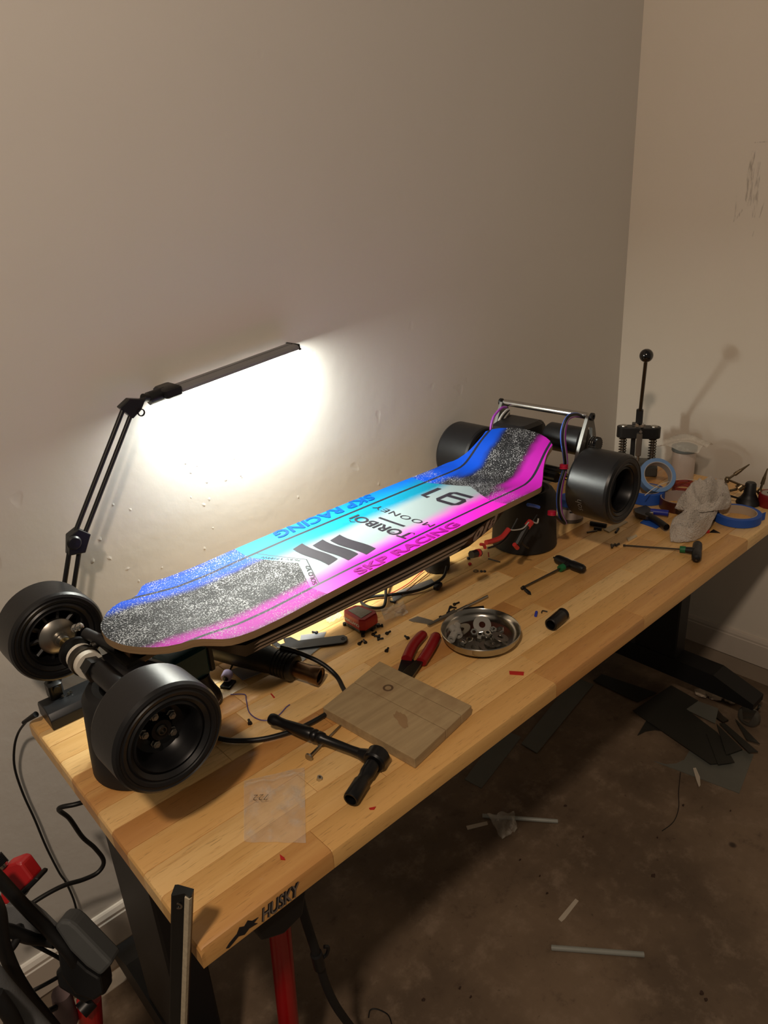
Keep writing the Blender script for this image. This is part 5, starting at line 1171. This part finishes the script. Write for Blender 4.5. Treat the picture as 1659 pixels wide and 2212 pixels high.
# ---- steel bar leaning at the front left corner
top_ = D(392, 1925, .80); bot_ = F(372, 2620, .0); ax_ = (top_ - bot_).normalized()
sb = thing('steel_bar', 'upright worn steel bar leaning at the front left corner of the bench', 'bar', (bot_.x, bot_.y, 0))
FRB = frame(bot_, ax_, z=-RC.col[1]); ln = (top_ - bot_).length
mb = MB(FRB); pr = [(.0095, -.006), (.0095, .006), (.0075, .007), (-.004, .002), (-.0105, .005), (-.0125, .003), (-.0125, -.005), (.006, -.007)]
mb.skin([[mb.P((x, y, z)) for y, z in pr] for x in (0, ln)]); mb.build('body', mat('dark_bar_steel', (52, 54, 54), .42, .7, var=.2), sb, world=True, smooth=0)
mb = MB(FRB); mb.skin([[mb.P((x, y, z)) for y, z in ((-.0130, .0030), (-.0108, .0064), (-.0050, .0046), (-.0052, .0026))] for x in (0, ln - .003)]); mb.build('worn_edge', mat('worn_steel', (214, 202, 176), .5, .3, var=.3, nscale=160, bump=.3), sb, world=True, smooth=0)
mb = MB(FRB); mb.lathe([(.0030, 0), (.0052, 0), (.0052, .0008), (.0030, .0008)], (ln - .020, .002, .0044), (0, 0, 1), 18, closed=True); mb.build('hole_rim', M_STEEL2, sb, world=True)
# ---- red pole and black hose under the bench
a, b = D(594, 1900, 1.07), D(632, 2300, 1.30); d_ = (b - a).normalized()
f_ = a + d_ * ((0 - a.z) / d_.z)
rp = thing('red_pole', 'thick red painted pole standing under the front edge of the bench', 'pole', (f_.x, f_.y, 0))
mb = MB(); mb.cyl(a, f_, .0175, n=28); mb.build('tube', M_REDP, rp, world=True)
mb = MB(); mb.lathe([(.019, 0), (.019, .02), (.0176, .022)], a - d_ * .004, d_, 24); mb.build('end_cap', M_BLK, rp, world=True)
mb = MB(); pts = [(640,1905,1.05),(655,1970,1.08),(682,2055,1.13),(690,2080,1.15),(705,2130,1.19),(730,2180,1.24),(775,2240,1.33)]
mb.tube([D(x, y, dd) for x, y, dd in pts], .0072, 12, 6); ho = place(mb, 'hose', M_RUB, 'black hose hanging beside the red pole', 'hose', D(690, 2080, 1.15))
hk = D(690, 2062, 1.14); mb = MB(); mb.tube([hk + Vector((-.002, 0, -.012)), hk + Vector((.010, -.004, -.006)), hk + Vector((.014, -.006, .008)), hk + Vector((.008, -.004, .014))], .003, 8, 4); mb.cyl(D(683, 2060, 1.13), D(690, 2088, 1.15), .0095, n=14); mb.build('hose_clip', M_BLK, ho, world=True)
# ---- folded tubular frame in the lower left corner
q = D(100, 2100, 1.0); tf = thing('folded_frame', 'dark folded tubular frame with grey pads and red end pieces in the lower left corner', 'frame', (q.x, q.y, 0))
M_GPAD = mat('grey_padding', (96, 98, 100), .8, var=.2, nscale=60, bump=.3, bscale=400); M_DGP = mat('dark_grey_pad', (74, 76, 76), .7)
def ftube(pts, r, nm, m_=M_BLKS, n=12, sm=5):
    mb = MB(); mb.tube([D(*p) for p in pts], r, n, sm); return mb.build(nm, m_, tf, world=True)
ftube([(-30,1870,.94),(0,1900,.95),(60,1965,.97),(105,2010,.99),(150,2060,1.0),(175,2110,1.02)], .0085, 'tube')
ftube([(-40,1900,.85),(-6,1960,.86),(2,2000,.87),(8,2045,.88),(30,2100,.90),(60,2150,.93),(100,2200,.96),(140,2250,.99)], .0085, 'tube')
ftube([(-30,2090,.83),(10,2140,.85),(60,2195,.88),(110,2250,.9)], .012, 'grey_tube', M_GPAD)
ftube([(-10,2150,.82),(20,2190,.83),(45,2240,.85)], .009, 'tube')
ftube([(120,2035,1.0),(95,2030,1.0),(60,2025,.98),(20,2010,.96),(-20,2005,.94)], .0085, 'tube')
ftube([(15,2058,.95),(30,2040,.96),(40,2020,.97),(40,2000,.98)], .0055, 'tube')
ftube([(50,2015,.99),(65,2035,1.0),(95,2052,1.0),(125,2068,1.02),(150,2085,1.03)], .0028, 'cable', M_CABLE, 8)
ftube([(66,2143,.99),(100,2125,1.0),(130,2108,1.02)], .0028, 'cable', M_CABLE, 8)
ftube([(105,2184,1.0),(122,2176,1.01)], .004, 'cable', M_CABLE, 8)
def fpoly(px, dep, th, nm, m_, bev=.002):
    P_ = [D(x, y, dep) for x, y in px]; n_ = RC.col[1]; mb = MB(); mb.skin([[mb.P(p) for p in P_], [mb.P(p + n_ * th) for p in P_]]); return mb.build(nm, m_, tf, world=True, smooth=0, bevel=bev)
fpoly([(10,1957),(35,1956),(58,1963),(85,1985),(112,2012),(108,2021),(80,2018),(45,2008),(10,1995)], .985, .02, 'strap', M_GPAD)
fpoly([(115,2003),(130,1988),(150,1990),(165,2002),(243,2083),(216,2111),(185,2090),(150,2055),(130,2025)], .99, .035, 'pad', M_DGP, .005)
fpoly([(118,2005),(150,2058),(188,2094),(216,2112),(222,2150),(200,2165),(160,2150),(130,2110),(122,2050)], 1.0, .04, 'hinge_block', M_BLK, .004)
fpoly([(118,2100),(140,2085),(185,2110),(225,2125),(228,2150),(205,2158),(180,2170),(150,2150),(125,2135)], 1.01, .03, 'hinge_block', M_BLK, .004)
fpoly([(0,1880),(8,1873),(36,1862),(46,1865),(72,1900),(42,1932),(20,1955),(0,1956)], 1.02, .03, 'red_end', M_RED, .004)
fpoly([(38,1930),(75,1895),(84,1898),(82,1904),(48,1938),(36,1956),(20,1956)], 1.012, .03, 'end_rim', M_BLK, .002)
ftube([(175,2185,1.03),(198,2160,1.04)], .012, 'hinge_block', M_BLK)
mb = MB(); mb.cyl(D(192, 2155, 1.05), D(200, 2260, 1.10), .017, n=20); mb.build('red_leg', M_REDP, tf, world=True)
mb = MB(); mb.cyl(D(132, 2145, 1.02), D(145, 2205, 1.05), .013, .016, n=18); mb.build('grey_foot', mat('pinkish_rubber', (110, 92, 92), .6), tf, world=True)
mb = MB(); a, b = D(-10, 1850, 1.02), D(6, 1868, 1.02); d_ = b - a; u_ = d_.normalized().orthogonal(); v_ = d_.normalized().cross(u_)
mb.tube([a + d_ * (i / 60) + (u_ * math.cos(i * .7) + v_ * math.sin(i * .7)) * .007 for i in range(61)], .0016, 6, 0); mb.build('spring', M_BLKM, tf, world=True)
mb = MB(); mb.cyl(b, b + d_ * .3, .008, .005, n=12); mb.build('spring_end', M_STEEL, tf, world=True)
